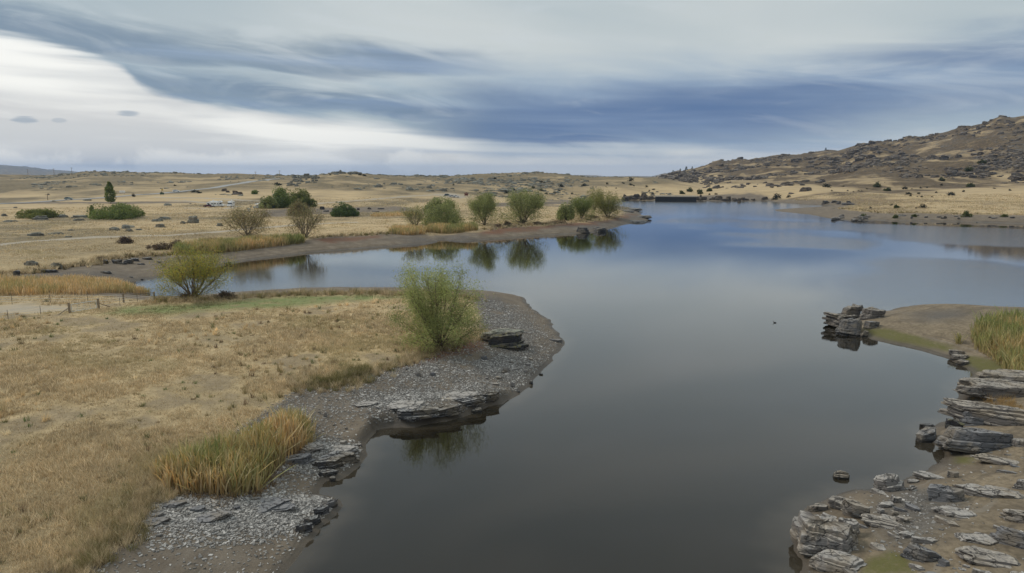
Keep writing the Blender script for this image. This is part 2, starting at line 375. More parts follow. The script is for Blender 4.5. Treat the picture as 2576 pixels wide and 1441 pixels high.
def attr_mat(name, rough=0.7, transl=0.0, var=0.15, scale=1.5):
    m, t, b = new_mat(name)
    a = t.node('ShaderNodeAttribute', attribute_name='Col')
    g = t.node('ShaderNodeNewGeometry')
    n = t.noise(g.outputs['Position'], scale, 4, 0.6)
    c = t.mix(t.ss(n, 0.3, 0.7), t.mix(1.0, a.outputs[0], (1 - var,) * 3, 'MULTIPLY'), t.mix(1.0, a.outputs[0], (1 + var,) * 3, 'MULTIPLY'))
    t.put(b.inputs['Base Color'], c); b.inputs['Roughness'].default_value = rough
    b.inputs['Specular IOR Level'].default_value = 0.25
    if transl > 0:
        out = [x for x in t.n if x.type == 'OUTPUT_MATERIAL'][0]
        tr = t.node('ShaderNodeBsdfTranslucent'); t.put(tr.inputs[0], c)
        mx = t.node('ShaderNodeMixShader'); mx.inputs[0].default_value = transl
        t.l.new(b.outputs[0], mx.inputs[1]); t.l.new(tr.outputs[0], mx.inputs[2]); t.l.new(mx.outputs[0], out.inputs[0])
    return m
# ------------------------------------------------------------------ terrain grid (fine where it is near, coarser far away)
AZF = 43.0
az_f = np.radians(np.arange(-AZF, AZF + 0.01, 0.15))
az_c1 = np.radians(np.arange(-180, -AZF - 0.5, 3.0)); az_c2 = np.radians(np.arange(AZF + 2.5, 180.1, 3.0))
AZ = np.concatenate([az_c1, az_f, az_c2]); AZ[0], AZ[-1] = -pi, pi
def radii():
    r, o = 16.0, []
    while r < 15000:
        o.append(r)
        k = 0.0046 if r < 150 else (0.0046 + (r - 150) / 450 * 0.006 if r < 600 else (0.0106 if r < 1500 else 0.04))
        r *= 1 + k
    return np.array(o)
RR = np.concatenate([[1.0, 6.0, 11.0], radii()])
GA, GR = np.meshgrid(AZ, RR)
GX, GY = np.sin(GA) * GR, np.cos(GA) * GR
hz = [height(GX[i:i + 60].ravel(), GY[i:i + 60].ravel(), True) for i in range(0, len(RR), 60)]
GZ, GS, GJ, GXD, GH, GL = [np.concatenate([h[k] for h in hz]).reshape(GX.shape) for k in range(6)]
LOGR = np.log(RR)
def gsample(A, x, y):
    r = np.hypot(x, y); a = np.arctan2(x, y)
    fr = np.interp(np.log(np.maximum(r, RR[0])), LOGR, np.arange(len(RR))); fa = np.interp(a, AZ, np.arange(len(AZ)))
    i = np.clip(fr.astype(int), 0, len(RR) - 2); j = np.clip(fa.astype(int), 0, len(AZ) - 2); u, v = fr - i, fa - j
    return (A[i, j] * (1 - u) + A[i + 1, j] * u) * (1 - v) + (A[i, j + 1] * (1 - u) + A[i + 1, j + 1] * u) * v
def zat(x, y):
    z = gsample(GZ, np.atleast_1d(np.asarray(x, float)), np.atleast_1d(np.asarray(y, float)))
    return float(z[0]) if np.ndim(x) == 0 else z
def hits(pts, tmin=24, tmax=1700):
    pts = np.atleast_2d(np.asarray(pts, float))
    Dv = np.stack([ray(x, y) for x, y in pts])
    ts = np.geomspace(tmin, tmax, 1500)
    out = []
    for d in Dv:
        P = ts[:, None] * d; P[:, 2] += CAM_H
        bl = P[:, 2] < np.maximum(gsample(GZ, P[:, 0], P[:, 1]), 0)
        i = max(1, int(np.argmax(bl))) if bl.any() else len(ts) - 1
        tt = np.linspace(ts[i - 1], ts[i], 30); P = tt[:, None] * d; P[:, 2] += CAM_H
        bl = P[:, 2] < np.maximum(gsample(GZ, P[:, 0], P[:, 1]), 0)
        out.append(P[int(np.argmax(bl)) if bl.any() else 29])
    return np.array(out)
def hit(x, y): return hits([(x, y)])[0]

# ------------------------------------------------------------------ where the ground changes its cover
def area(pts, extra=()): return [tuple(p[:2]) for p in hits(pts)] + list(extra)
G1 = area([(171, 1440), (263, 1386), (284, 1348), (321, 1320), (328, 1280), (362, 1259), (424, 1240), (440, 1200), (520, 1150), (600, 1080), (700, 1015), (735, 985), (760, 972), (800, 976), (860, 970), (900, 950),
           (950, 930), (1010, 915), (1060, 895), (1090, 880), (1140, 866), (1190, 852), (1213, 834), (1212, 822), (1195, 806), (1200, 775), (1195, 752), (1150, 744),
           (1050, 739), (900, 737), (750, 739), (600, 748), (480, 758), (380, 757), (340, 752)], [(-95, 112), (-140, 110), (-140, 20), (-60, 10), (-40, 20)])
G2 = area([(-300, 715), (0, 692), (30, 688), (110, 680), (160, 671), (240, 664), (262, 652), (390, 641), (440, 640), (568, 620), (767, 602), (800, 597), (920, 591), (990, 586), (1070, 590), (1120, 588), (1200, 583),
           (1240, 572), (1300, 571), (1400, 563), (1500, 556), (1545, 546), (1562, 536), (1560, 528), (1500, 522), (1440, 519), (1330, 518)],
          [(-40, 400), (-200, 385), (-400, 390), (-900, 420), (-900, 150)])
G3 = area([(1953, 503), (2010, 502), (2100, 506), (2150, 511), (2120, 522), (2140, 530), (2200, 534), (2300, 536), (2400, 538), (2576, 541), (2700, 543)], [(600, 330), (1500, 400), (1500, 2500), (0, 2500)])
G5 = [tuple(p) for p in [(-1200, 398), (-200, 398), (-90, 376), (30, 385), (60, 450), (100, 480), (108, 530), (250, 520), (250, 2500), (-1200, 2500)]]
def soft(poly, w):
    m = GR < 900
    d = np.full(GX.shape, 60.0)
    d[m] = seg_dist(GX[m], GY[m], poly)
    jag = fbm(GX, GY, 5.0, 4, 77) * np.clip(GR / 60, 0.5, 5) * 0.9
    wl = np.clip(GR / 60, 0.5, 6) * w
    return 1 - sstep(d + jag, -wl, wl)
g1 = soft(G1, 0.5)
grass = np.maximum.reduce([g1, soft(G2, 0.6), soft(G3, 0.8), soft(G5, 0.8), sstep(GR, 800, 860) * (GS > 5)])
grass *= sstep(GJ, 0.2, 1.2)
def lines(pl, wid):
    m = GR < 900; d = np.full(GX.shape, 99.0)
    for p in pl:
        q = [tuple(h[:2]) for h in hits(p)]
        d[m] = np.minimum(d[m], seg_dist(GX[m], GY[m], q, False) + fbm(GX[m], GY[m], 6, 2, 5) * 0.7)
    return 1 - sstep(d, wid * 0.6, wid * 1.3)
TRACKS = [[(392, 496), (475, 497.5), (560, 500), (620, 504), (690, 506)], [(430, 505), (475, 506), (550, 512), (600, 519), (570, 525), (530, 525), (470, 523)],
          [(-20, 618), (75, 607), (225, 597), (330, 594), (425, 592), (560, 582), (673, 572), (741, 566), (816, 562), (891, 559)],
          [(800, 512), (850, 508), (950, 500), (1035, 493), (1086, 490), (1120, 490), (1165, 494), (1150, 498)]]
track = lines(TRACKS, 2.2)
m_gate = soft(area([(-60, 775), (0, 767), (90, 764), (170, 770), (172, 780), (90, 784), (0, 786), (-60, 790)]), 1.0)
carpark = soft(area([(1086, 489), (1130, 486), (1168, 490), (1160, 497), (1120, 496)]), 1.2)
track = np.maximum.reduce([track, carpark])
MUD2 = [area([(650, 530), (700, 526), (760, 524), (860, 522), (1000, 519), (1040, 522), (1030, 530), (900, 534), (780, 540), (720, 545), (640, 546)]),
        area([(1170, 512), (1300, 509), (1400, 506), (1510, 505), (1510, 513), (1400, 514), (1290, 519), (1200, 522)])]
mud2 = np.maximum.reduce([soft(p, 0.8) for p in MUD2]); grass = grass * (1 - mud2)
# green flush of short grass behind the paddock, and bare reddish silt at the foot of the banks
green = soft(area([(270, 790), (330, 772), (480, 764), (600, 755), (760, 742), (900, 741), (1010, 745), (1015, 752), (850, 757), (740, 770), (560, 780), (420, 792)]), 1.6) * 0.9
RED = [area([(985, 915), (1060, 893), (1100, 880), (1160, 862), (1205, 858), (1210, 875), (1150, 895), (1090, 910), (1010, 928)]), area([(800, 602), (900, 596), (960, 592), (940, 600), (830, 609)]),
       area([(1205, 582), (1300, 571), (1420, 562), (1520, 553), (1562, 541), (1590, 538), (1560, 552), (1480, 565), (1330, 577), (1215, 590)])]
red = np.maximum.reduce([soft(p, 0.7) for p in RED])
SHALE = [area([(870, 985), (950, 945), (1050, 905), (1180, 890), (1320, 880), (1390, 860), (1360, 930), (1300, 985), (1220, 1018), (1050, 1055), (990, 1060), (930, 1030)]),
         area([(1195, 745), (1260, 750), (1310, 790), (1370, 840), (1340, 870), (1225, 840), (1200, 800)]),
         area([(740, 1020), (790, 1050), (800, 1090), (900, 1120), (890, 1150), (800, 1195), (690, 1170), (760, 1100)]),
         area([(330, 1290), (400, 1252), (560, 1245), (800, 1250), (850, 1268), (760, 1330), (560, 1350), (420, 1340), (330, 1330)]),
         area([(1020, 597), (1060, 598), (1085, 606), (1040, 612)]), area([(1120, 594), (1180, 598), (1195, 602), (1140, 603)]),
         area([(1440, 568), (1530, 556), (1600, 540), (1625, 548), (1560, 566), (1480, 580)]), area([(150, 690), (260, 685), (310, 696), (200, 702)]),
         area([(2290, 786), (2400, 778), (2420, 800), (2330, 805)]), area([(2280, 1230), (2350, 1240), (2420, 1270), (2330, 1360), (2240, 1370), (2210, 1290)])]
shale = np.maximum.reduce([soft(p, 2.2) for p in SHALE] + [0.30 * (GX < 8) * sstep(GR, 120, 90) * sstep(GJ, .6, 2.5)]) * (1 - grass) * sstep(fbm(GX, GY, 4, 4, 8), -0.85, -0.1)
moss = np.maximum.reduce([soft(p, 0.5) for p in [area([(2185, 830), (2240, 828), (2300, 842), (2400, 868), (2395, 885), (2330, 876), (2230, 852)]),
        area([(2435, 900), (2500, 905), (2560, 935), (2550, 950), (2480, 945)]), area([(2200, 1405), (2240, 1385), (2290, 1400), (2300, 1440), (2180, 1440)]), area([(2395, 1146), (2450, 1150), (2440, 1165), (2390, 1168)])]]) * 0.9
dirt = sstep(GX, 8, 12) * (GR < 130) * sstep(GJ, 0.8, 3.5)
# hill cover: gold grass low, brown scrub and grey-green herb higher up
sc_n = fbm(GX, GY, 70, 5, 90, 0.55); sc_f = fbm(GX, GY, 9, 3, 95)
right = sstep(GXD, 1640, 1820)
scrub = right * sstep(GH + sc_n * 15, 5, 13) * sstep(GY, 430, 530) + (1 - right) * sstep(GH + sc_n * 7, 3, 9) * 0.95
scrub = np.clip(scrub + sstep(sc_n + 0.3 * sc_f, 0.05, 0.45) * 0.7 * sstep(GR, 140, 300), 0, 1)
scrub = np.maximum(scrub, sstep(GR, 1800, 2600))
rocky = sstep(GH + fbm(GX, GY, 60, 4, 99) * 30, 14, 40) * right
wet = sstep(GJ, 1.3, 0.0)
bald = sstep(fbm(GX, GY, 5.5, 4, 401, .55), -.12, -.45) * sstep(GR, 160, 110)
nA = len(AZ)
i = np.arange(len(RR) - 1)[:, None] * nA; j = np.arange(nA - 1)[None]
Qd = np.stack([i + j, i + j + 1, i + nA + j + 1, i + nA + j], -1).reshape(-1, 4)[:, ::-1]
me = mesh_np('ground', np.stack([GX, GY, GZ], -1), Qd, smooth=True,
             attrs={'grass': grass.ravel(), 'shale': shale.ravel(), 'red': red.ravel(), 'green': green.ravel(), 'moss': moss.ravel(), 'dirt': dirt.ravel(), 'scrub': scrub.ravel(),
                    'track': np.maximum(track, m_gate * 0.8).ravel(), 'wet': wet.ravel(), 'bald': bald.ravel(), 'rocky': rocky.ravel(), 'far': sstep(GR, 130, 260).ravel(), 'hillr': right.ravel()})
M, t, b = new_mat('ground')
pos = t.node('ShaderNodeNewGeometry').outputs['Position']
A = lambda k: t.node('ShaderNodeAttribute', attribute_name=k).outputs['Fac']
n1 = t.noise(pos, 0.45, 6, 0.65); n2 = t.noise(pos, 2.6, 6, 0.7); n3 = t.noise(pos, 0.05, 5, 0.6, 0.4); n4 = t.noise(pos, 9.0, 4, 0.7)
flat = t.noise(t.mapv(pos, (0.035, 0.16, 0.3)), 1.0, 6, 0.62, 0.5)
straw = t.mix(t.ss(n1, 0.3, 0.7), (0.35, 0.26, 0.14), (0.54, 0.41, 0.235))
straw = t.mix(t.ss(n2, 0.50, 0.75, 0, 0.6), straw, (0.17, 0.125, 0.075))
straw = t.mix(t.ss(n3, 0.5, 0.72, 0, 0.55), straw, (0.25, 0.20, 0.115))
fgold = t.mix(t.ss(flat, 0.3, 0.68), (0.52, 0.39, 0.22), (0.37, 0.275, 0.16))
fgold = t.mix(t.ss(n2, 0.52, 0.72, 0, 0.4), fgold, (0.22, 0.17, 0.10))
fgold = t.mix(t.ss(n1, 0.55, 0.75, 0, 0.4), fgold, (0.26, 0.205, 0.12))
straw = t.mix(t.mul(A('bald'), t.ss(n2, 0.3, 0.55, 0.5, 0.9)), straw, t.mix(n1, (0.20, 0.155, 0.10), (0.31, 0.24, 0.15)))
gcol = t.mix(A('far'), straw, fgold)
scr_l = t.mix(t.ss(n1, 0.35, 0.65), (0.13, 0.105, 0.063), (0.21, 0.163, 0.096))
scr_r = t.mix(t.ss(n1, 0.35, 0.65), (0.072, 0.052, 0.032), (0.14, 0.100, 0.058))
scr = t.mix(A('hillr'), scr_l, scr_r)
sfac = t.math('MULTIPLY', A('scrub'), t.ss(flat, 0.25, 0.5, 0.72, 1.0))
gold_n = t.ss(t.noise(pos, 0.022, 6, 0.62, 0.8), 0.50, 0.62, 0, 0.65)
sfac = t.math('SUBTRACT', sfac, t.mul(gold_n, sfac))
gcol = t.mix(sfac, gcol, scr)
gcol = t.mix(t.mul(A('green'), t.ss(n1, 0.3, 0.55, 0.2, 1.0)), gcol, t.mix(n2, (0.115, 0.155, 0.05), (0.21, 0.24, 0.09)))
rockc = t.mix(t.ss(n1, 0.4, 0.6), (0.065, 0.058, 0.052), (0.16, 0.145, 0.125))
gcol = t.mix(t.mul(A('rocky'), t.ss(t.noise(pos, 0.12, 6, 0.72), 0.52, 0.62, 0, 0.85)), gcol, rockc)
mud = t.mix(t.ss(n1, 0.35, 0.7), (0.15, 0.118, 0.085), (0.22, 0.178, 0.132))
mud = t.mix(t.ss(n4, 0.5, 0.7, 0, 0.6), mud, (0.085, 0.072, 0.060))
dirtc = t.mix(t.ss(n1, 0.3, 0.65), (0.15, 0.118, 0.082), (0.26, 0.205, 0.138))
dirtc = t.mix(t.ss(n2, 0.42, 0.68, 0, 0.7), dirtc, (0.095, 0.074, 0.052))
dirtc = t.mix(t.ss(t.noise(pos, 0.9, 5, 0.7, 0.6), 0.5, 0.66, 0, 0.6), dirtc, (0.12, 0.095, 0.06))
bare = t.mix(A('dirt'), mud, dirtc)
vor = t.node('ShaderNodeTexVoronoi'); t.put(vor.inputs['Vector'], t.mapv(pos, (1, 1.6, 2.5))); vor.inputs['Scale'].default_value = 8.0; vor.inputs['Randomness'].default_value = 1
vs = t.node('ShaderNodeSeparateColor'); t.put(vs.inputs[0], vor.outputs['Color'])
chip = t.mix(vs.outputs[0], (0.16, 0.142, 0.122), (0.52, 0.485, 0.44))
chip = t.mix(t.ss(vor.outputs['Distance'], 0.10, 0.20, 0, 0.85), chip, (0.075, 0.068, 0.062))
pz = t.node('ShaderNodeSeparateXYZ'); t.put(pz.inputs[0], pos)
lv = t.node('ShaderNodeCombineXYZ'); t.put(lv.inputs[2], t.math('MULTIPLY_ADD', n1, 0.12, pz.outputs[2])); t.put(lv.inputs[0], t.mul(pz.outputs[0], 0.01))
tide = t.noise(lv.outputs[0], 7.0, 4, 0.6)
bare = t.mix(t.ss(tide, 0.52, 0.66, 0, 0.5), bare, (0.075, 0.062, 0.048)); bare = t.mix(t.ss(tide, 0.42, 0.34, 0, 0.35), bare, (0.25, 0.225, 0.19))
bare = t.mix(t.mul(A('shale'), t.ss(n1, 0.25, 0.6, 0.45, 1.0)), bare, chip)
bare = t.mix(t.mul(A('red'), t.ss(n1, 0.28, 0.5, 0.4, 0.95)), bare, t.mix(n2, (0.115, 0.055, 0.032), (0.20, 0.105, 0.065)))
bare = t.mix(t.mul(A('moss'), t.ss(n2, 0.25, 0.5, 0.4, 1)), bare, t.mix(n4, (0.075, 0.075, 0.022), (0.15, 0.14, 0.05)))
col = t.mix(A('grass'), bare, gcol)
col = t.mix(t.mul(A('track'), t.ss(n1, 0.2, 0.5, 0.55, 0.95)), col, t.mix(n2, (0.30, 0.255, 0.195), (0.44, 0.385, 0.31)))
col = t.mix(t.mul(A('wet'), 0.62), col, (0.045, 0.038, 0.030))
t.put(b.inputs['Base Color'], col)
t.put(b.inputs['Roughness'], t.ss(A('wet'), 0.0, 1.0, 0.95, 0.5)); b.inputs['Specular IOR Level'].default_value = 0.2
hsum = t.add(t.mul(n2, 0.7), t.mul(n4, 0.35)); hsum = t.add(hsum, t.mul(t.mul(A('shale'), vs.outputs[1]), 0.8))
bump(t, b, hsum, 0.7, 0.12)
ground = link('ground', me, M); tag(ground, 'dry rolling ground of straw grass, grey silt and shale around the lake', 'ground', kind='structure')

# ------------------------------------------------------------------ lake
wr = RR[(RR > 0)][::3]; wr = wr[wr < 760]; wa = AZ[::3]
wa[-1] = pi
WA, WR = np.meshgrid(wa, wr); WX, WY = np.sin(WA) * WR, np.cos(WA) * WR
dep = np.clip(-gsample(GJ, WX.ravel(), WY.ravel()), -6, 60)
nW = len(wa); i = np.arange(len(wr) - 1)[:, None] * nW; j = np.arange(nW - 1)[None]
Qw = np.stack([i + j, i + j + 1, i + nW + j + 1, i + nW + j], -1).reshape(-1, 4)[:, ::-1]
keep = (dep[Qw] > -5.9).any(1); Qw = Qw[keep]
rip = sstep(fbm(WX, WY, 70, 3, 61).ravel() + sstep(WX / np.maximum(WY, 1), 0.1, 0.7).ravel() * 0.5, 0.12, 0.5) * sstep(WY.ravel(), 70, 130)
mw = mesh_np('lake', np.stack([WX.ravel(), WY.ravel(), np.zeros(WX.size)], -1), Qw, smooth=True, attrs={'depth': dep, 'ripple': rip})
M, t, b = new_mat('lake_water')
pos = t.node('ShaderNodeNewGeometry').outputs['Position']
A = lambda k: t.node('ShaderNodeAttribute', attribute_name=k).outputs['Fac']
deep = t.mix(t.noise(pos, 0.03, 3), (0.0105, 0.0085, 0.0045), (0.0135, 0.011, 0.006))
t.put(b.inputs['Base Color'], t.mix(t.ss(t.add(A('depth'), t.math('MULTIPLY_ADD', t.noise(pos, 0.5, 4), 2.0, -1.0)), 0.0, 2.2), (0.045, 0.037, 0.026), deep))
b.inputs['IOR'].default_value = 1.15; b.inputs['Coat Weight'].default_value = 1.0; b.inputs['Coat IOR'].default_value = 1.333
wy = t.node('ShaderNodeSeparateXYZ'); t.put(wy.inputs[0], pos)
ruf = t.math('MAXIMUM', t.math('MULTIPLY_ADD', A('ripple'), 0.05, 0.03), t.ss(wy.outputs[1], 245, 400, 0.03, 0.17))
t.put(b.inputs['Roughness'], ruf); t.put(b.inputs['Coat Roughness'], ruf)
h = t.add(t.mul(t.noise(t.mapv(pos, (1, 1.6, 1)), 1.1, 3, 0.5), 0.5), t.mul(t.noise(t.mapv(pos, (1, 1.5, 1)), 5.0, 2, 0.5), 0.16))
bn = bump(t, b, h, 1.0, 0.01); t.l.new(bn.outputs[0], b.inputs['Coat Normal'])
t.put(bn.inputs['Distance'], t.math('MULTIPLY_ADD', A('ripple'), 0.05, 0.005))
lake = link('lake', mw, M); tag(lake, 'calm dark lake reflecting the grey cloud', 'lake', kind='structure')
# ------------------------------------------------------------------ schist rocks
def rotm(rx, ry, rz):
    cx, sx_, cy, sy_, cz, sz_ = cos(rx), sin(rx), cos(ry), sin(ry), cos(rz), sin(rz)
    Rx = np.array([[1, 0, 0], [0, cx, -sx_], [0, sx_, cx]]); Ry = np.array([[cy, 0, sy_], [0, 1, 0], [-sy_, 0, cy]]); Rz = np.array([[cz, -sz_, 0], [sz_, cz, 0], [0, 0, 1]])
    return Rz @ Ry @ Rx
def rock_geo(seed, nth=40, nlay=6, jag=0.09, step=0.5, round_=0.0, rough=0.02, point=0.0, wedge=0.8):
    """a slab of schist: stacked plates with broken outlines, thin clefts between them; unit size"""
    g = np.random.default_rng(seed)
    k = int(g.integers(5, 9)); a = np.sort(np.linspace(0, 2 * pi, k, endpoint=False) + g.uniform(-.3, .3, k)); r = g.uniform(0.78, 1.08, k)
    if point: a0 = pi; r = r * (1 + point * np.cos(a - a0).clip(0) ** 4)
    C = np.stack([np.cos(a) * r, np.sin(a) * r], 1)
    seg = np.concatenate([C, C[:1]]); L = np.concatenate([[0], np.cumsum(np.linalg.norm(np.diff(seg, axis=0), axis=1))])
    tt = np.linspace(0, L[-1], nth, endpoint=False)
    O = np.stack([np.interp(tt, L, seg[:, 0]), np.interp(tt, L, seg[:, 1])], 1)
    if nth > 30: O = 0.7 * O + 0.15 * (np.roll(O, 1, 0) + np.roll(O, -1, 0))
    O /= np.abs(O).max(0)
    h = g.lognormal(0, 0.75, nlay); zb = np.concatenate([[0], np.cumsum(h) / h.sum()])
    phi = g.uniform(0, 2 * pi); cut = 1.2; nn = np.array([cos(phi), sin(phi)])
    rings = []
    coarse = g.uniform(-1, 1, max(5, nth // 3)); base_j = np.interp(np.linspace(0, len(coarse), nth, endpoint=False), np.arange(len(coarse) + 1), np.append(coarse, coarse[0]))
    for l in range(nlay):
        z0, z1 = zb[l], zb[l + 1]; zm = (z0 + z1) / 2
        prof = 1.0 - 0.10 * (1 - zm) - 0.08 * zm
        if round_: prof = (1 - round_) * prof + round_ * math.sqrt(max(0.05, 1 - ((zm - 0.25) / 0.80) ** 2))
        fine = g.uniform(-1, 1, nth); cc = g.uniform(-1, 1, max(5, nth // 4)); mid = np.interp(np.linspace(0, len(cc), nth, endpoint=False), np.arange(len(cc) + 1), np.append(cc, cc[0]))
        P = O * (prof * (1 + jag * (0.35 * base_j + 0.65 * mid) + jag * 0.25 * fine))[:, None] * g.uniform(0.95, 1.05) + g.uniform(-.04, .04, 2)
        if g.random() < step * (0.4 + zm):
            cut = cut - g.uniform(0.15, 0.45)
            if g.random() < 0.4: phi += g.uniform(-1, 1); nn = np.array([cos(phi), sin(phi)])
        dd = P @ nn - cut - 0.06 * mid
        P = P - np.outer(np.maximum(dd, 0), nn)
        e = (z1 - z0) * 0.16
        zj = g.uniform(-1, 1, nth) * rough
        for z, k_ in ((z0, 0.968), (z0 + e, 1.0), (z1 - e, 0.992), (z1, 0.968)):
            c0 = P.mean(0)
            rings.append(np.column_stack([(P - c0) * k_ + c0, z + zj * (0.3 if z == z0 else 1.0)]))
    last = rings[-1]; c0 = last.mean(0)
    lump = g.uniform(-1, 1, nth)
    for q, k_ in enumerate((0.72, 0.42, 0.14)):
        R_ = (last - c0) * k_ + c0; R_[:, 2] = c0[2] + rough * 1.8 * (np.roll(lump, q * 3) + g.uniform(-1, 1, nth)) * 0.7 + 0.02; rings.append(R_)
    V = np.concatenate(rings); m = len(rings)
    # stacks lean, thin out towards their ends and are dented by weathering
    sh = g.uniform(-.16, .16, 2); V[:, :2] += V[:, 2:3] * sh; V[:, :2] *= (1 - wedge * 0.22 * V[:, 2:3])
    ph2 = g.uniform(0, 2 * pi) if not point else pi; ax = V[:, 0] * cos(ph2) + V[:, 1] * sin(ph2)
    V[:, 2] *= 1 - wedge * (0.42 * sstep(ax, -0.5, 1.0) + 0.22 * sstep(-ax, 0.2, 1.0))
    o_ = g.uniform(0, 50); V[:, :2] *= (1 + 0.16 * (vnoise(V[:, 0] * 2.1 + o_, V[:, 1] * 2.1 + V[:, 2] * 1.7, seed) - 0.5))[:, None]
    V[:, 2] += (vnoise(V[:, 0] * 2.6 + o_, V[:, 1] * 2.6, seed + 3) - 0.5) * 0.14 * V[:, 2]
    i = np.arange(m - 1)[:, None] * nth; j = np.arange(nth)[None]; k2 = (j + 1) % nth
    Q = np.stack([i + j, i + k2, i + nth + k2, i + nth + j], -1).reshape(-1, 4)
    V = np.concatenate([V, V[-nth:].mean(0, keepdims=True)])
    T = np.array([[(m - 1) * nth + a_, (m - 1) * nth + (a_ + 1) % nth, m * nth] for a_ in range(nth)])
    return V, Q, T
def rock_mat(name, dark, mid, pale, lichen=None, lich=0.0, bandscale=9.0, wetline=0.35, stain=None):
    m, t, b = new_mat(name)
    ob = t.node('ShaderNodeTexCoord').outputs['Object']; g = t.node('ShaderNodeNewGeometry'); pos = g.outputs['Position']
    inf = t.node('ShaderNodeObjectInfo').outputs['Random']
    band = t.noise(t.mapv(ob, (0.7, 0.7, bandscale)), 1.2, 7, 0.62, 0.35)
    n1 = t.noise(pos, 1.4, 6, 0.65); n2 = t.noise(pos, 6.5, 6, 0.7); n3 = t.noise(pos, 0.5, 4, 0.6)
    vr = t.node('ShaderNodeTexVoronoi', feature='DISTANCE_TO_EDGE'); vr.inputs['Scale'].default_value = 1.0
    wv = t.node('ShaderNodeVectorMath', operation='ADD'); t.put(wv.inputs[0], t.mapv(ob, (0.75, 1.1, bandscale * .33))); t.put(wv.inputs[1], t.noise(ob, 1.7, 4, 0.6, out=1)); t.put(vr.inputs['Vector'], wv.outputs[0])
    crack = t.ss(vr.outputs['Distance'], 0.045, 0.0)
    c = t.mix(t.ss(band, 0.22, 0.66), dark, mid)
    c = t.mix(t.mul(t.noise(pos, 0.9, 3), 0.35), c, mid)
    sp = t.node('ShaderNodeSeparateXYZ'); t.put(sp.inputs[0], g.outputs['Normal'])
    dust = t.math('MULTIPLY', t.ss(sp.outputs[2], 0.35, 0.9), t.ss(n1, 0.25, 0.55, 0.35, 1.0))
    c = t.mix(dust, c, t.mix(t.ss(n2, 0.3, 0.7), mid, pale))
    c = t.mix(t.ss(n2, 0.60, 0.72, 0, 0.6), c, dark)
    c = t.mix(t.math('MULTIPLY', t.ss(n3, 0.45, 0.62), 0.45), c, stain or (0.26, 0.205, 0.135))
    if lichen: c = t.mix(t.mul(t.mul(t.ss(t.noise(pos, 2.2, 6, 0.7), 0.45, 0.58), t.ss(sp.outputs[2], -0.1, 0.6)), lich), c, lichen)
    c = t.mix(t.mul(crack, 0.75), c, tuple(v * .45 for v in dark))
    pz = t.node('ShaderNodeSeparateXYZ'); t.put(pz.inputs[0], pos)
    wet = t.ss(t.add(pz.outputs[2], t.math('MULTIPLY_ADD', n1, 0.3, -0.15)), wetline, wetline * 0.35)
    c = t.mix(t.mul(wet, 0.85), c, (0.014, 0.013, 0.013))
    t.put(b.inputs['Base Color'], c)
    t.put(b.inputs['Roughness'], t.ss(wet, 0, 1, 0.88, 0.45)); b.inputs['Specular IOR Level'].default_value = 0.3
    hh = t.add(t.math('MULTIPLY_ADD', crack, -0.8, t.mul(band, 0.8)), t.add(t.mul(n2, 0.45), t.mul(t.noise(pos, 22, 4, 0.7), 0.15)))
    bump(t, b, hh, 0.8, 0.10)
    return m
R_PALE = rock_mat('pale_schist', (0.075, 0.069, 0.066), (0.24, 0.222, 0.208), (0.46, 0.425, 0.38), bandscale=7)
R_GREY = rock_mat('grey_schist', (0.055, 0.054, 0.058), (0.15, 0.148, 0.152), (0.27, 0.26, 0.255), bandscale=9)
R_DARK = rock_mat('dark_schist', (0.020, 0.020, 0.024), (0.060, 0.058, 0.064), (0.20, 0.19, 0.175), (0.20, 0.18, 0.06), 0.5, 9)
R_TAN = rock_mat('tan_schist', (0.05, 0.045, 0.044), (0.18, 0.163, 0.15), (0.44, 0.39, 0.325), bandscale=8)
R_FIELD = rock_mat('lichen_schist', (0.10, 0.097, 0.085), (0.21, 0.203, 0.175), (0.33, 0.315, 0.27), (0.20, 0.215, 0.16), 0.6, 5, 0.05)
R_HILL = rock_mat('hill_schist', (0.036, 0.029, 0.026), (0.105, 0.088, 0.076), (0.25, 0.215, 0.18), bandscale=5, wetline=0.05)
R_SHORE = rock_mat('shore_schist', (0.022, 0.021, 0.022), (0.075, 0.072, 0.074), (0.40, 0.39, 0.375), bandscale=7, wetline=0.25)

def rock_at(name, x0, x1, y0, y1, mat, seed, wr=0.7, rz=0.0, tilt=(0, 0), sink=0.15, nth=40, nlay=6, jag=0.09, step=0.5, round_=0.0, T=None, parent=None, point=0.0, rough=0.02, lift=0.0, wedge=0.4):
    p = hit((x0 + x1) / 2, y1); s = ppm(p)
    ph = math.atan2(CAM_H - p[2], math.hypot(p[0], p[1]))
    L = (x1 - x0) / s / (abs(cos(rz)) + wr * abs(sin(rz))); Wd = L * wr
    ext = abs(Wd * cos(rz)) + abs(L * sin(rz)) * 0.9
    if T is None: T = max(0.10 * L, ((y1 - y0) / s - ext * sin(ph) * 0.92) / cos(ph))
    d = np.array([p[0], p[1]]) / math.hypot(p[0], p[1]); c = p[:2] + d * ext / 2
    gz = max(zat(c[0], c[1]), -0.25)
    sk = sink * T + 0.06
    V, Q, Tr = rock_geo(seed, nth, nlay, jag, step, round_, rough, point, wedge)
    V = V * np.array([L / 2, Wd / 2, T + sk]); V = V @ rotm(tilt[0], tilt[1], 0).T
    gf = np.random.default_rng(seed + 5)
    me = mesh_np(name, V, Q, Tr)
    return link(name, me, mat, parent, (c[0], c[1], gz - sk + lift), (0, 0, rz))
def rk(label, *a, name='boulder', cat='rock', group=None, **k):
    return tag(rock_at(name, *a, **k), label, cat, group)

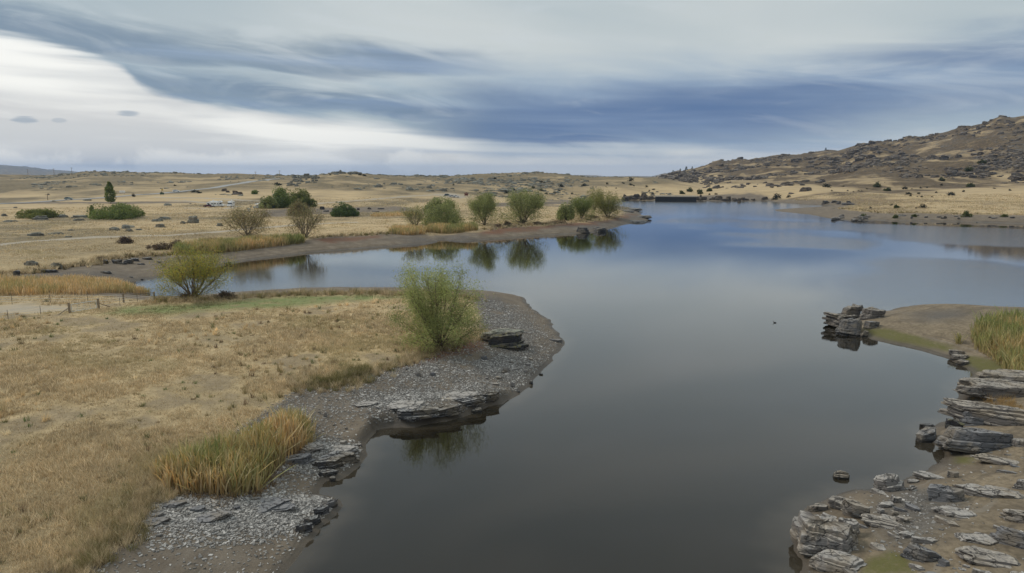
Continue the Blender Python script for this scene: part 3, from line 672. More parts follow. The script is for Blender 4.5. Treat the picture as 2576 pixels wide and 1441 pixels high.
# --- near right bank
rk('huge pale weathered schist outcrop bulging into the lake above the mossy hollow', 1962, 2182, 1272, 1414, R_PALE, 301, wr=0.80, rz=-0.28, tilt=(0.03, 0.06), nth=84, nlay=8, jag=0.10, round_=0.35, T=1.35, wedge=.3, name='rock_outcrop', rough=0.035, step=0.75)
rk('long pale plate lying on the back of the weathered outcrop', 2098, 2192, 1283, 1316, R_PALE, 302, wr=0.36, rz=-0.55, tilt=(0.0, 0.12), nth=40, nlay=4, T=0.42, name='rock_slab', lift=0.55)
rk('low blue-grey plate on the lower flank of the weathered outcrop', 2096, 2166, 1318, 1362, R_PALE, 333, wr=0.55, rz=-0.4, tilt=(0.05, 0.1), nth=40, nlay=4, T=0.5, name='rock_slab', lift=0.42, round_=0.3)
rk('pale rounded ledge below the weathered outcrop beside the moss', 1998, 2185, 1388, 1455, R_PALE, 303, wr=0.5, rz=-0.3, tilt=(0.02, 0.05), nth=56, nlay=5, T=0.65, round_=0.4, name='rock_outcrop')
rk('brown flat outcrop with broken edge at the water, behind the weathered outcrop', 2076, 2180, 1240, 1290, R_TAN, 304, wr=0.55, rz=-0.45, tilt=(0.0, 0.12), nth=48, nlay=4, T=0.5, name='rock_outcrop', jag=0.16)
rk('thin brown plate wedged behind the weathered outcrop at the water', 2028, 2082, 1270, 1288, R_TAN, 305, wr=0.5, nth=32, nlay=3, T=0.35, name='rock_slab')
rk('rounded grey boulder at the water edge with a dark undercut', 2190, 2286, 1180, 1240, R_PALE, 306, wr=0.72, rz=0.15, tilt=(-0.1, -0.12), nth=56, nlay=4, round_=0.6, jag=0.06, step=.3, wedge=.3)
rk('small pale rock standing alone in the lake', 2088, 2140, 1172, 1208, rock_mat('islet_schist', (0.05, 0.045, 0.044), (0.18, 0.163, 0.15), (0.44, 0.39, 0.325), wetline=0.14), 307, wr=0.6, rz=-0.35, tilt=(0.1, 0.08), nth=40, nlay=5, round_=0.5, T=0.5, lift=0.10)
rk('flat dark speckled boulder on the bare bank', 2325, 2434, 1212, 1268, R_GREY, 308, wr=0.6, rz=-0.15, tilt=(-0.08, 0.05), nth=48, nlay=3, round_=0.2, step=0.2)
rk('largest smooth blue-grey boulder below the ledges', 2350, 2546, 1062, 1148, R_GREY, 309, wr=0.60, rz=-0.15, tilt=(-0.2, 0.06), nth=64, nlay=4, jag=0.06, round_=0.5, step=0.25, point=0.25)
rk('pointed grey boulder at the water beside the largest boulder', 2296, 2372, 1072, 1116, R_GREY, 310, wr=0.6, rz=0.3, tilt=(0.05, -0.15), nth=40, nlay=5, point=0.2)
rk('thin wedge of grey rock behind the pointed boulder', 2308, 2360, 1062, 1078, R_GREY, 311, wr=0.5, rz=0.1, nth=32, nlay=4)
rk('short pale slab at the upper end of the long bank slab', 2380, 2418, 1168, 1204, R_PALE, 312, wr=0.8, rz=-0.6, nth=36, nlay=5, T=0.4, name='rock_slab')
rk('long blue-grey slab dipping across the bare bank', 2398, 2540, 1180, 1262, R_PALE, 313, wr=0.30, rz=-0.62, tilt=(0.18, 0.05), nth=52, nlay=6, T=0.5, name='rock_slab', jag=0.12)
rk('thick dark-sided slab at the right end of the bank', 2492, 2640, 1292, 1400, R_GREY, 314, wr=0.28, rz=-0.68, tilt=(-0.1, 0.03), nth=52, nlay=6, T=0.75, name='rock_slab')
rk('ribbed grey slab above the thick dark-sided slab', 2520, 2640, 1268, 1330, R_PALE, 315, wr=0.3, rz=-0.6, nth=44, nlay=6, T=0.5, name='rock_slab')
rk('upright grey plate among shale at the bank edge', 2545, 2620, 1195, 1240, R_PALE, 316, wr=0.5, rz=-0.6, nth=40, nlay=6, T=0.5, name='rock_slab')
rk('narrow dark plate pressed flat into the dirt', 2274, 2318, 1238, 1290, R_GREY, 317, wr=0.45, rz=-1.0, nth=36, nlay=3, T=0.25, name='rock_slab')
rk('angular pale block beside the rounded grey boulder', 2237, 2273, 1241, 1266, R_PALE, 318, wr=0.8, nth=28, nlay=4)
rk('wedge-shaped pale stone between block and cube', 2200, 2251, 1257, 1280, R_PALE, 319, wr=0.6, rz=0.2, nth=28, nlay=4)
rk('small cube-like grey stone on the shale', 2205, 2226, 1275, 1294, R_PALE, 320, wr=0.85, nth=20, nlay=3, jag=0.04)
rk('lone elongated pale stone next to the weathered outcrop', 2173, 2201, 1287, 1312, R_PALE, 321, wr=0.5, rz=-0.8, nth=28, nlay=3, T=0.2)
rk('flat pale stone tucked against the rounded grey boulder', 2282, 2316, 1203, 1216, R_PALE, 322, wr=0.6, nth=28, nlay=3)
rk('broken pale stone right of the rounded grey boulder', 2283, 2312, 1218, 1236, R_PALE, 323, wr=0.7, nth=28, nlay=4)
o = empty('rock_outcrop', tuple(hit(2265, 1345))); tag(o, 'crumbling stack of grey plates on the bare bank', 'rock')
for k_, bb in enumerate([(2240, 2282, 1318, 1345), (2248, 2290, 1292, 1318), (2256, 2300, 1335, 1356), (2238, 2262, 1282, 1300)]):
    q = rock_at('plate', *bb, R_PALE, 340 + k_, wr=0.7, rz=-0.5 + 0.2 * k_, nth=36, nlay=5, tilt=(0.05, 0.08)); q.parent = o; q.location = q.location - o.location
rk('blocky slab with a dark left end below the crumbling stack', 2256, 2360, 1362, 1424, R_GREY, 324, wr=0.42, rz=-0.5, tilt=(-0.1, 0.12), nth=52, nlay=5, T=0.65, name='rock_slab')
rk('short stone at the tail of the blocky slab', 2352, 2392, 1404, 1430, R_GREY, 325, wr=0.5, rz=-0.4, nth=32, nlay=4)
rk('flat grey plate sunk in dirt beside the moss', 2282, 2328, 1398, 1441, R_PALE, 326, wr=0.6, rz=-0.8, nth=36, nlay=3, T=0.15, name='rock_slab')
rk('thin stone leaning on the slope above the long slab', 2505, 2560, 1178, 1194, R_GREY, 327, wr=0.25, rz=-0.55, nth=28, nlay=3)
# --- big ledges
o = empty('rock_ledge', tuple(hit(2470, 1000))); tag(o, 'upper tan schist ledge jutting over the lake below the reeds', 'rock ledge')
for k_, (bb, kw) in enumerate([((2397, 2640, 962, 1012), dict(wr=0.42, rz=-0.18, tilt=(0.0, 0.07), nlay=7, T=1.15)), ((2450, 2680, 950, 985), dict(wr=0.45, rz=-0.15, tilt=(0.02, 0.05), nlay=5, T=0.8, lift=0.35)),
                               ((2405, 2475, 972, 990), dict(wr=0.5, rz=-0.2, nlay=3, T=0.35, lift=0.8))]):
    q = rock_at('slab', *bb, R_TAN, 350 + k_, nth=64, jag=0.08, point=0.15, **kw); q.parent = o; q.location = q.location - o.location
o = empty('rock_ledge', tuple(hit(2480, 1060))); tag(o, 'lower dark-sided schist ledge dipping towards the largest boulder', 'rock ledge')
for k_, (bb, kw) in enumerate([((2372, 2660, 985, 1085), dict(wr=0.26, rz=-0.52, tilt=(0.05, 0.08), nlay=8, T=1.25)), ((2395, 2480, 988, 1020), dict(wr=0.35, rz=-0.45, nlay=4, T=0.5, lift=0.9))]):
    q = rock_at('slab', *bb, R_TAN, 360 + k_, nth=64, jag=0.08, point=0.12, **kw); q.parent = o; q.location = q.location - o.location
rk('dark tilted block under the lower ledge', 2408, 2494, 1026, 1074, R_GREY, 364, wr=0.6, rz=-0.35, tilt=(-0.2, 0.05), nth=44, nlay=5)
rk('dark jagged stone wedged at the water under the lower ledge', 2365, 2430, 1050, 1082, R_DARK, 365, wr=0.6, rz=-0.2, tilt=(0.1, 0.2), nth=40, nlay=6, jag=0.14)
rk('grey stone at the far side of the largest boulder', 2535, 2580, 1100, 1125, R_PALE, 366, wr=0.8, nth=32, nlay=4)
# --- outcrop standing in the lake
o = empty('rock_outcrop', tuple(at(2140, 830, 0))); tag(o, 'craggy outcrop standing in the lake at the tip of the muddy spit', 'rock')
for k_, (bb, mt, kw) in enumerate([((2064, 2180, 775, 828), R_TAN, dict(wr=0.6, rz=0.1, tilt=(0.0, 0.16), nlay=9, point=0.8, T=1.7, step=.8)), ((2099, 2176, 792, 847), R_GREY, dict(wr=0.8, tilt=(-0.05, 0.1), nlay=8, round_=0.35, T=2.0)),
                               ((2148, 2231, 762, 805), R_TAN, dict(wr=0.7, rz=-0.2, nlay=6, round_=0.3, T=1.35)), ((2098, 2176, 762, 806), R_TAN, dict(wr=0.7, rz=0.25, tilt=(0.05, 0.22), nlay=8, T=2.3, point=.4, step=.8)),
                               ((2160, 2182, 822, 848), R_PALE, dict(wr=0.6, tilt=(0.1, 0.25), nlay=4, T=0.85)), ((2160, 2215, 800, 832), R_GREY, dict(wr=0.7, rz=-0.3, nlay=5, T=0.8))]):
    q = rock_at('boulder', *bb, mt, 370 + k_, nth=56, jag=0.13, sink=0.1, **kw); q.parent = o; q.location = q.location - o.location
o = empty('rock_stack', tuple(hit(2400, 905))); tag(o, 'low pile of pale plates at the inner end of the muddy spit', 'rock')
for k_, bb in enumerate([(2386, 2432, 878, 896), (2384, 2440, 892, 908), (2400, 2446, 905, 922)]):
    q = rock_at('slab', *bb, R_TAN, 380 + k_, wr=0.5, rz=-0.25, nth=36, nlay=4, T=0.42); q.parent = o; q.location = q.location - o.location
# --- gravel point on the left
o = empty('rock_outcrop', tuple(hit(1265, 872))); tag(o, 'big two-toned schist block with yellow lichen on the gravel point', 'rock')
q = rock_at('block', 1208, 1323, 838, 879, R_DARK, 390, wr=0.5, rz=0.05, tilt=(-0.05, -0.05), nth=60, nlay=9, jag=0.08, T=1.35); q.parent = o; q.location = q.location - o.location
q = rock_at('capstone', 1212, 1320, 835, 868, R_FIELD, 391, wr=0.55, rz=0.05, nth=52, nlay=4, T=0.62, lift=0.75); q.parent = o; q.location = q.location - o.location
q = rock_at('slab', 1200, 1248, 842, 862, R_FIELD, 392, wr=0.7, rz=-0.1, nth=40, nlay=4, T=0.5, lift=0.45); q.parent = o; q.location = q.location - o.location
q = rock_at('foot_slab', 1196, 1350, 862, 882, R_DARK, 393, wr=0.45, nth=48, nlay=3, T=0.35); q.parent = o; q.location = q.location - o.location
rk('thin flat slab at the tip of the gravel point', 1374, 1420, 851, 860, R_GREY, 394, wr=0.4, nth=32, nlay=3, T=0.22, name='rock_slab')
o = empty('rock_ledge', tuple(hit(1100, 1060))); tag(o, 'dark undercut ledge along the front of the gravel point', 'rock ledge')
for k_, (bb, kw) in enumerate([((978, 1105, 1045, 1077), dict(T=0.5, rz=0.16, wr=.36)), ((1060, 1180, 1026, 1064), dict(T=0.52, rz=0.22, wr=.34)), ((1130, 1240, 1006, 1044), dict(T=0.45, rz=0.28, wr=.36)),
                               ((1178, 1218, 1020, 1042), dict(T=0.35, rz=0.3, wr=.5)), ((990, 1075, 1030, 1058), dict(T=0.35, rz=0.1, wr=.5)), ((1205, 1262, 1000, 1022), dict(T=0.5, rz=0.4, wr=.4))]):
    q = rock_at('slab', *bb, (R_SHORE, R_SHORE, R_SHORE, R_PALE, R_PALE, R_SHORE)[k_], 400 + k_, nth=72, nlay=8, jag=0.10, tilt=(0.05, -0.03), sink=0.25, wedge=.25, step=.35, **kw); q.parent = o; q.location = q.location - o.location
o = empty('rock_ledge', tuple(hit(820, 1185))); tag(o, 'dark dipping ledge under white shale beside the tall reeds', 'rock ledge')
for k_, (bb, kw) in enumerate([((690, 800, 1140, 1178), dict(T=0.35, rz=0.25)), ((770, 880, 1150, 1192), dict(T=0.5, rz=0.32)), ((800, 920, 1140, 1180), dict(T=0.55, rz=0.35)), ((795, 860, 1185, 1205), dict(T=0.35, rz=0.2))]):
    q = rock_at('slab', *bb, R_GREY if k_ == 0 else R_SHORE, 410 + k_, wr=0.4, nth=60, nlay=6, jag=0.11, tilt=(0.1, -0.04), sink=0.3, wedge=.35, **kw); q.parent = o; q.location = q.location - o.location
rk('pale stone at the tip of the dipping ledge in the water', 824, 849, 1196, 1214, R_PALE, 415, wr=0.6, rz=0.3, nth=28, nlay=4)
o = empty('rock_ledge', tuple(hit(830, 1290))); tag(o, 'low black ledge at the corner of the near shale beach', 'rock ledge')
for k_, bb in enumerate([(806, 857, 1256, 1285), (780, 835, 1278, 1305), (755, 815, 1300, 1330), (735, 790, 1322, 1350)]):
    q = rock_at('slab', *bb, R_SHORE if k_ else R_GREY, 420 + k_, wr=0.45, rz=0.6, nth=44, nlay=5, jag=0.14, T=0.4); q.parent = o; q.location = q.location - o.location
for k_, (bb, lb) in enumerate([((403, 478, 1254, 1284), 'broad ribbed slab showing through the near shale beach'), ((378, 420, 1284, 1306), 'dark slab beside the broad ribbed slab'), ((475, 520, 1268, 1292), 'grey plate right of the broad ribbed slab'),
                               ((585, 608, 1262, 1284), 'upright grey flake on the near shale beach'), ((628, 660, 1246, 1262), 'grey flake at the foot of the tall reeds')]):
    rk(lb, *bb, R_GREY, 430 + k_, wr=0.6, rz=0.35, nth=36, nlay=4, T=0.16, name='rock_slab', jag=0.14)
for k_, (bb, lb) in enumerate([((330, 440, 1300, 1330), 'low flat shelf of grey rock at the grass edge of the near beach'), ((450, 590, 1290, 1325), 'wide flat shelf of grey rock in the middle of the near beach'), ((600, 760, 1268, 1300), 'wide flat shelf of grey rock towards the black corner ledge'),
                               ((700, 830, 1120, 1150), 'pale flat shelf of rock above the dark dipping ledge'), ((810, 915, 1118, 1146), 'pale flat shelf of rock beside the dark dipping ledge at the water'), ((960, 1090, 1010, 1046), 'pale flat shelf of rock on the left of the gravel point'),
                               ((1090, 1220, 985, 1022), 'pale flat shelf of rock on the right of the gravel point'), ((880, 960, 1000, 1028), 'small grey shelf of rock behind the gravel point ledge')]):
    rk(lb, *bb, R_GREY if k_ < 3 else R_PALE, 1600 + k_, wr=0.55, rz=0.22, tilt=(0.03, -0.02), nth=52, nlay=4, jag=0.2, T=0.13 if k_ < 3 else 0.2, name='rock_shelf', step=0.8, wedge=0.5)
# --- loose stones on the gravel point
ST1 = [(2035, 2092, 715, 742), (2010, 2062, 758, 781), (1853, 1922, 785, 832), (1773, 1842, 895, 924), (1898, 1952, 893, 938), (1998, 2052, 803, 837), (1800, 1857, 853, 880), (1913, 1972, 793, 811), (1903, 1937, 740, 762),
       (2048, 2092, 880, 916), (2118, 2157, 828, 847), (1690, 1747, 700, 736), (1308, 1372, 823, 858), (1213, 1267, 823, 862), (1138, 1172, 790, 811), (1258, 1287, 755, 772), (538, 572, 1118, 1156), (598, 632, 1203, 1222),
       (693, 722, 1228, 1250), (643, 722, 1323, 1358), (780, 832, 1343, 1372), (918, 957, 1078, 1096), (1840, 1880, 815, 835), (1600, 1640, 690, 705), (1950, 1990, 960, 975), (1720, 1760, 860, 880)]
GST = 'loose flat stones on the gravel point'
for k_, (a_, b_, c_, d_) in enumerate(ST1):
    rk('single flat pale stone lying loose on the gravel point', 629 + a_ * .3422, 629 + b_ * .3422, 654 + c_ * .3422, 654 + d_ * .3422, R_GREY if k_ in (11, 12, 13, 14) else R_PALE, 450 + k_, wr=0.6, rz=0.4 * ((k_ * 7) % 5 - 2) / 2,
       nth=20, nlay=3, name='stone', cat='stone', group=GST)
# smaller stones sprinkled over the shale beaches, copies of six shapes
def log_polar(n, a0, a1, r0, r1, g):
    a = g.uniform(radians(a0), radians(a1), n); r = np.exp(g.uniform(math.log(r0), math.log(r1), n))
    return np.sin(a) * r, np.cos(a) * r
g = np.random.default_rng(5)
SMALL = [mesh_np('stone', rock_geo(900 + k_, 14, 2, 0.1)[0] * np.array([1, 0.65, 0.35]), *rock_geo(900 + k_, 14, 2, 0.1)[1:]) for k_ in range(6)]
for mm in SMALL: mm.materials.append(R_PALE)
xs, ys = log_polar(5000, -36, 36, 30, 100, g)
shv = gsample(shale, xs, ys); grv = gsample(grass, xs, ys); zz = gsample(GZ, xs, ys); js = gsample(GJ, xs, ys)
ok = (grv < 0.05) & (js > 0.6) & (g.random(len(xs)) < 0.03 + 0.12 * shv + 0.05 * (xs > 9))
cnt = [0, 0]
for x_, y_, z_ in zip(xs[ok], ys[ok], zz[ok]):
    side = 1 if x_ > 8 else 0
    if cnt[side] >= (140 if side == 0 else 130): continue
    cnt[side] += 1
    o = link('stone', SMALL[int(g.integers(6))], None, None, (x_, y_, z_ - 0.03), (g.uniform(-.12, .12), g.uniform(-.12, .12), g.uniform(0, 6.3)))
    s_ = float(np.clip(g.lognormal(math.log(0.14), 0.5), 0.07, 0.42)); o.scale = (s_, s_, s_ * g.uniform(0.7, 1.3))
    if side == 0: tag(o, 'small grey shale stone on the left bank gravel', 'stone', 'small stones on the left gravel')
    else: tag(o, 'small grey shale stone on the bare right bank', 'stone', 'small stones on the right bank')
# wide flat shelves of bedrock breaking through the right bank
for k_, (bb, lb) in enumerate([((2150, 2300, 1300, 1345), 'flat bedrock shelf between the weathered outcrop and the crumbling stack'), ((2330, 2470, 1270, 1312), 'flat bedrock shelf below the dark speckled boulder'),
                               ((2440, 2590, 1225, 1262), 'flat bedrock shelf above the ribbed slab'), ((2380, 2520, 1330, 1380), 'low bare shelf of rock beside the thick dark-sided slab'), ((2400, 2600, 1395, 1445), 'bedrock shelf under the thick dark-sided slab'),
                               ((2290, 2390, 1172, 1212), 'wet flat shelf at the water between boulder and slab'), ((2440, 2600, 1140, 1180), 'dusty shelf of rock behind the largest boulder')]):
    rk(lb, *bb, R_PALE if k_ % 2 else R_TAN, 1500 + k_, wr=0.5, rz=-0.45, tilt=(0.03, 0.04), nth=52, nlay=4, jag=0.18, T=0.24, name='rock_shelf', step=0.8, wedge=0.5)
# broken plates in the bare right bank, all dipping the same way
PL = []
for k_ in range(6):
    b_ = rock_geo(940 + k_, 22, 4, 0.14, 0.6, 0, 0.02, 0, 0.3); mm = mesh_np('rock_slab', b_[0], b_[1], b_[2]); mm.materials.append(R_PALE if k_ % 3 else R_GREY); PL.append(mm)
xs, ys = log_polar(4000, 22, 42, 31, 62, g); ok = (gsample(GJ, xs, ys) > 0.9) & (gsample(moss, xs, ys) < .3) & (fbm(xs, ys, 5, 3, 55) > .02)
kept = []
for x_, y_ in zip(xs[ok], ys[ok]):
    if len(kept) >= 55: break
    if any((x_ - a_) ** 2 + (y_ - b2) ** 2 < 0.55 for a_, b2 in kept): continue
    kept.append((x_, y_)); s_ = float(np.clip(g.lognormal(math.log(.50), .5), .22, 1.5))
    o = link('rock_slab', PL[len(kept) % 6], None, None, (x_, y_, zat(x_, y_) - .07 * s_ - .03), (g.normal(.10, .06), g.normal(.12, .06), -.6 + g.normal(0, .25))); o.scale = (s_, s_ * g.uniform(.35, .7), s_ * g.uniform(.28, .55))
    tag(o, 'broken grey plate half buried in the bare right bank', 'rock', 'broken plates in the right bank')
# fine shale chips: nobody could count them
def chips(n, mask, a0, a1, r0, r1, seed, lo=0.025, hi=0.08):
    g = np.random.default_rng(seed); xs, ys = log_polar(n, a0, a1, r0, r1, g)
    k_ = (g.random(n) < gsample(mask, xs, ys)) & (gsample(GJ, xs, ys) > 0.35); xs, ys = xs[k_], ys[k_]; m = len(xs)
    zz = gsample(GZ, xs, ys); L = g.uniform(lo, hi, m) * np.clip(g.lognormal(0, 0.35, m), 0.6, 2.2); ang = g.uniform(0, 2 * pi, m)
    asp = g.uniform(0.4, 0.8, m); th = L * g.uniform(0.12, 0.3, m)
    cor = np.array([(-1, -.8), (.7, -1), (1, .6), (-.5, 1)])[None] + g.uniform(-.3, .3, (m, 4, 2)); cor = cor * np.stack([L, L * asp], -1)[:, None]
    c, s_ = np.cos(ang)[:, None], np.sin(ang)[:, None]
    px = cor[..., 0] * c - cor[..., 1] * s_; py = cor[..., 0] * s_ + cor[..., 1] * c
    tx, ty = g.normal(0, .16, m)[:, None], g.normal(0, .16, m)[:, None]
    zt = zz[:, None] + px * tx + py * ty + th[:, None] + 0.015
    top_ = np.stack([px + xs[:, None], py + ys[:, None], zt], -1); bot = top_ - np.array([0, 0, 1]) * (th[:, None, None] + 0.06)
    V = np.concatenate([top_, bot], 1).reshape(-1, 3)
    o8 = (np.arange(m) * 8)[:, None, None]
    q = np.array([[0, 1, 2, 3], [4, 5, 1, 0], [5, 6, 2, 1], [6, 7, 3, 2], [7, 4, 0, 3]])[None]
    tone = np.clip(g.beta(1.5, 2.6, m), 0, 1); pale = 0.10 + 0.47 * tone
    colr = np.stack([pale * 1.0, pale * 0.945, pale * 0.875], -1)
    return V, (o8 + q).reshape(-1, 4), None, np.repeat(colr, 8, 0)
CHIP = attr_mat('shale_chips', 0.85, 0, 0.1, 6)
parts = [chips(230000, shale, -30, 8, 36, 100, 71), chips(40000, np.clip((1 - grass) * 0.30, 0, 1), -36, 6, 32, 100, 72)]
V, Q, T_, C_ = merge(parts)
tag(link('shale_gravel', mesh_np('shale_gravel', V, Q, T_, C_), CHIP), 'pale grey shale chips covering the left gravel point', 'gravel', kind='stuff')
V, Q, T_, C_ = merge([chips(9000, np.clip(shale + 0.14 * (1 - grass) * (1 - moss), 0, 1), 14, 40, 32, 75, 73, 0.02, 0.08)])
tag(link('shale_gravel', mesh_np('shale_gravel', V, Q, T_, C_), CHIP), 'grey shale chips scattered over the bare right bank', 'gravel', kind='stuff')

# --- rocks of the far shores and fields
G_FIELD = 'lichen-grey rocks lying in the dry field across the bay'
for k_, (a_, b_, c_, d_) in enumerate([(280, 450, 725, 765), (450, 640, 732, 750), (1540, 1672, 640, 680), (1808, 1872, 612, 646), (1885, 2012, 560, 636), (720, 850, 585, 610), (325, 505, 558, 602), (0, 82, 538, 566), (1100, 1220, 672, 712),
                                       (1225, 1310, 655, 690), (1250, 1355, 690, 720), (1360, 1440, 688, 706), (2172, 2245, 632, 666), (1595, 1745, 568, 600), (560, 700, 545, 580), (700, 930, 550, 582), (30, 190, 600, 622), (680, 760, 695, 710), (640, 730, 760, 780)]):
    big = k_ == 4
    rk('craggy upright schist boulder in the dry field across the bay' if big else 'low lichen-grey rock in the dry field across the bay', a_ * .25, b_ * .25, 402.5 + c_ * .25, 402.5 + d_ * .25, R_FIELD, 500 + k_, wr=0.6, nth=24, nlay=4, round_=0.85, name='field_rock', group=None if big else G_FIELD)
rk('pale green lichen boulder above the mud inlet', 125, 160, 660, 677, R_FIELD, 530, wr=0.7, nth=32, nlay=4, round_=0.7)
rk('long lichen slab half hidden in grass above the mud inlet', 57, 104, 655, 668, R_FIELD, 531, wr=0.4, nth=32, nlay=4, round_=0.7)
for k_, (a_, b_, c_, d_) in enumerate([(118, 212, 1108, 1162), (212, 288, 1110, 1132), (400, 600, 1095, 1136), (1028, 1100, 1000, 1044), (1110, 1245, 1002, 1046), (1240, 1360, 1000, 1046), (1420, 1542, 978, 1006), (1300, 1420, 985, 1020), (1180, 1290, 1032, 1052), (1365, 1470, 1038, 1056), (1570, 1625, 1018, 1032), (1580, 1700, 935, 955), (2240, 2345, 1022, 1050), (900, 985, 1165, 1200), (1000, 1130, 1115, 1145), (1410, 1450, 1190, 1205), (1300, 1345, 1170, 1185)]):
    if k_ == 12: rk('dark flat rock breaking the water by the mud shore of the bay', 562, 586, 657, 666, R_SHORE, 560, wr=0.5, nth=28, nlay=3)
    else: rk('dark flat slab on the grey mud of the inlet', a_ * .25, b_ * .25, 402.5 + c_ * .25, 402.5 + d_ * .25, R_SHORE if k_ not in (15, 16) else R_PALE, 540 + k_, wr=0.5, rz=0.1 * (k_ % 3 - 1), nth=26, nlay=4, name='mud_slab', group='dark slabs on the mud of the inlet')
for k_, (bb, lb) in enumerate([((1448, 1482, 566, 587), 'black stepped rock at the waterline of the wooded point'), ((1484, 1527, 563, 584), 'long dark boulder at the waterline of the wooded point'), ((1575, 1632, 548, 561), 'low dark rock under the tip of the wooded point'),
                               ((1596, 1640, 540, 549), 'pale flat rock on the tip of the wooded point'), ((1570, 1618, 521, 530), 'dark rock behind the tip of the wooded point'), ((1560, 1600, 527, 534), 'low ledge near the last willow of the wooded point')]):
    rk(lb, *bb, R_SHORE, 570 + k_, wr=1.0, nth=40, nlay=5, jag=0.13, round_=0.35, T=1.5 if k_ < 2 else 0.9)
g = np.random.default_rng(91)
def spread(line, n, wpx, hpx, mat, lab, grp, name, jit=(8, 2), seed=0, nth=18, nlay=4, cat='rock', rd=0.2):
    for k_ in range(n):
        f = g.uniform(0, len(line) - 1); i_ = int(f); a_ = np.array(line[i_]); b_ = np.array(line[min(i_ + 1, len(line) - 1)])
        c_ = a_ + (b_ - a_) * (f - i_) + g.normal(0, 1, 2) * jit
        ww = wpx * g.lognormal(0, 0.4); hh = hpx * g.lognormal(0, 0.35)
        rk(lab, c_[0] - ww / 2, c_[0] + ww / 2, c_[1] - hh, c_[1], mat, seed + k_, wr=0.6, rz=g.uniform(-.3, .3), nth=nth, nlay=nlay, jag=0.13, name=name, group=grp, cat=cat, round_=rd)
spread([(2088, 552), (2120, 548), (2155, 552), (2185, 549)], 20, 16, 5, R_PALE, 'pale slab in the cluster on the far muddy spit', 'pale slabs clustered on the far muddy spit', 'mud_slab', (5, 3), 600)
spread([(2070, 512), (2105, 511), (2145, 513)], 12, 15, 4, R_SHORE, 'black slab beside the narrow inlet across the lake', 'black slabs beside the narrow inlet', 'mud_slab', (4, 1.5), 630)
spread([(1562, 503), (1600, 501), (1650, 503)], 22, 16, 7, R_HILL, 'dark shore rock left of the dam wall', 'dark rocks left of the dam', 'shore_rock', (3, 2.5), 650)
spread([(1752, 504), (1800, 503), (1850, 504), (1930, 504)], 26, 16, 5, R_HILL, 'dark shore rock right of the dam wall', 'dark rocks right of the dam', 'shore_rock', (4, 2.0), 680)
spread([(2240, 548), (2400, 550), (2560, 552)], 16, 13, 3, R_SHORE, 'small dark stone on the far right mud beach', 'small stones on the far right mud beach', 'mud_slab', (12, 4), 710)
spread([(800, 527), (860, 525), (900, 530), (1000, 524)], 14, 14, 4, R_SHORE, 'dark rock on the dry mud strip behind the bay willows', 'dark rocks on the dry mud strip', 'mud_slab', (10, 2.5), 730)
spread([(730, 458), (745, 450), (765, 447), (785, 446), (795, 453), (750, 462), (740, 466)], 36, 13, 4.2, R_FIELD, 'grey boulder in the rock pile crowning the hill spur', 'boulders of the rock pile on the hill spur', 'pile_boulder', (6, 4), 750, 22, 4, rd=.55)
spread([(826, 438), (850, 436), (870, 437), (900, 439), (935, 442)], 12, 16, 4.5, R_FIELD, 'grey tor stone on the crest of the middle hill', 'tor stones on the crest of the middle hill', 'tor', (6, 1.2), 780, 20, 4, rd=.5)
spread([(560, 487), (580, 486), (600, 489)], 6, 17, 6, R_HILL, 'dark ledge rock beside the road cutting', 'dark ledge rocks beside the road', 'hill_rock', (6, 2), 800)
# --- outcrops of the hills: the largest are single objects, the rest one mass
HV = [rock_geo(1200 + k_, 11, 3, 0.16, 0.6, 0.15 * (k_ % 3)) for k_ in range(8)]
HVL = [rock_geo(1300 + k_, 8, 1, 0.16, 0.6, 0.2) for k_ in range(6)]
HM = {}
for nm, mt in (('l', R_FIELD), ('r', R_HILL)):
    for k_ in range(8):
        mm = mesh_np('hill_rock', HV[k_][0], HV[k_][1], HV[k_][2]); mm.materials.append(mt); HM[nm, k_] = mm
g = np.random.default_rng(93)
def hill_pts(n, x0, x1, y0, y1, wl, thr, seed, xdlim):
    xs, ys = g.uniform(x0, x1, n), g.uniform(y0, y1, n)
    d = fbm(xs, ys, wl, 4, seed); xd = 1288 + F * xs / (ys * CT)
    k_ = (d > thr) & (xd > xdlim[0]) & (xd < xdlim[1]) & (gsample(grass, xs, ys) > 0.6) & (gsample(track, xs, ys) < 0.2)
    return xs[k_], ys[k_], d[k_]
def hill_rocks(pts, key, lab, grp, n_ind, size, flat, soft_name):
    xs, ys, d = pts; n = len(xs); zz = gsample(GZ, xs, ys)
    sz = size * np.clip(g.lognormal(0, 0.5, n), 0.4, 2.6) * (0.8 + np.clip(d, 0, .5))
    rr = np.hypot(xs, ys); order = np.argsort(-sz / rr)
    VV, QQ, TT, c0 = [], [], [], 0
    for q_, i_ in enumerate(order):
        v_ = int(g.integers(8)); rz_ = g.uniform(-.5, .5) + (0 if g.random() < .6 else pi); tl = g.normal(0, .12, 2)
        sc_ = np.array([sz[i_], sz[i_] * g.uniform(.5, .8), sz[i_] * flat * g.uniform(.6, 1.5)])
        if q_ < n_ind:
            o = link('hill_rock', HM[key, v_], None, None, (xs[i_], ys[i_], zz[i_] - sc_[2] * 0.25), (tl[0], tl[1], rz_)); o.scale = tuple(sc_); tag(o, lab, 'rock', grp)
        else:
            b_ = HVL[v_ % 6]; Vt = (b_[0] * sc_) @ rotm(tl[0], tl[1], rz_).T + np.array([xs[i_], ys[i_], zz[i_] - sc_[2] * 0.25])
            VV.append((Vt, b_[1], b_[2]))
    if VV:
        V, Q, T_, _ = merge(VV)
        tag(link('rock_scatter', mesh_np('rock_scatter', V, Q, T_), R_FIELD if key == 'l' else R_HILL), soft_name, 'rocks', kind='stuff')
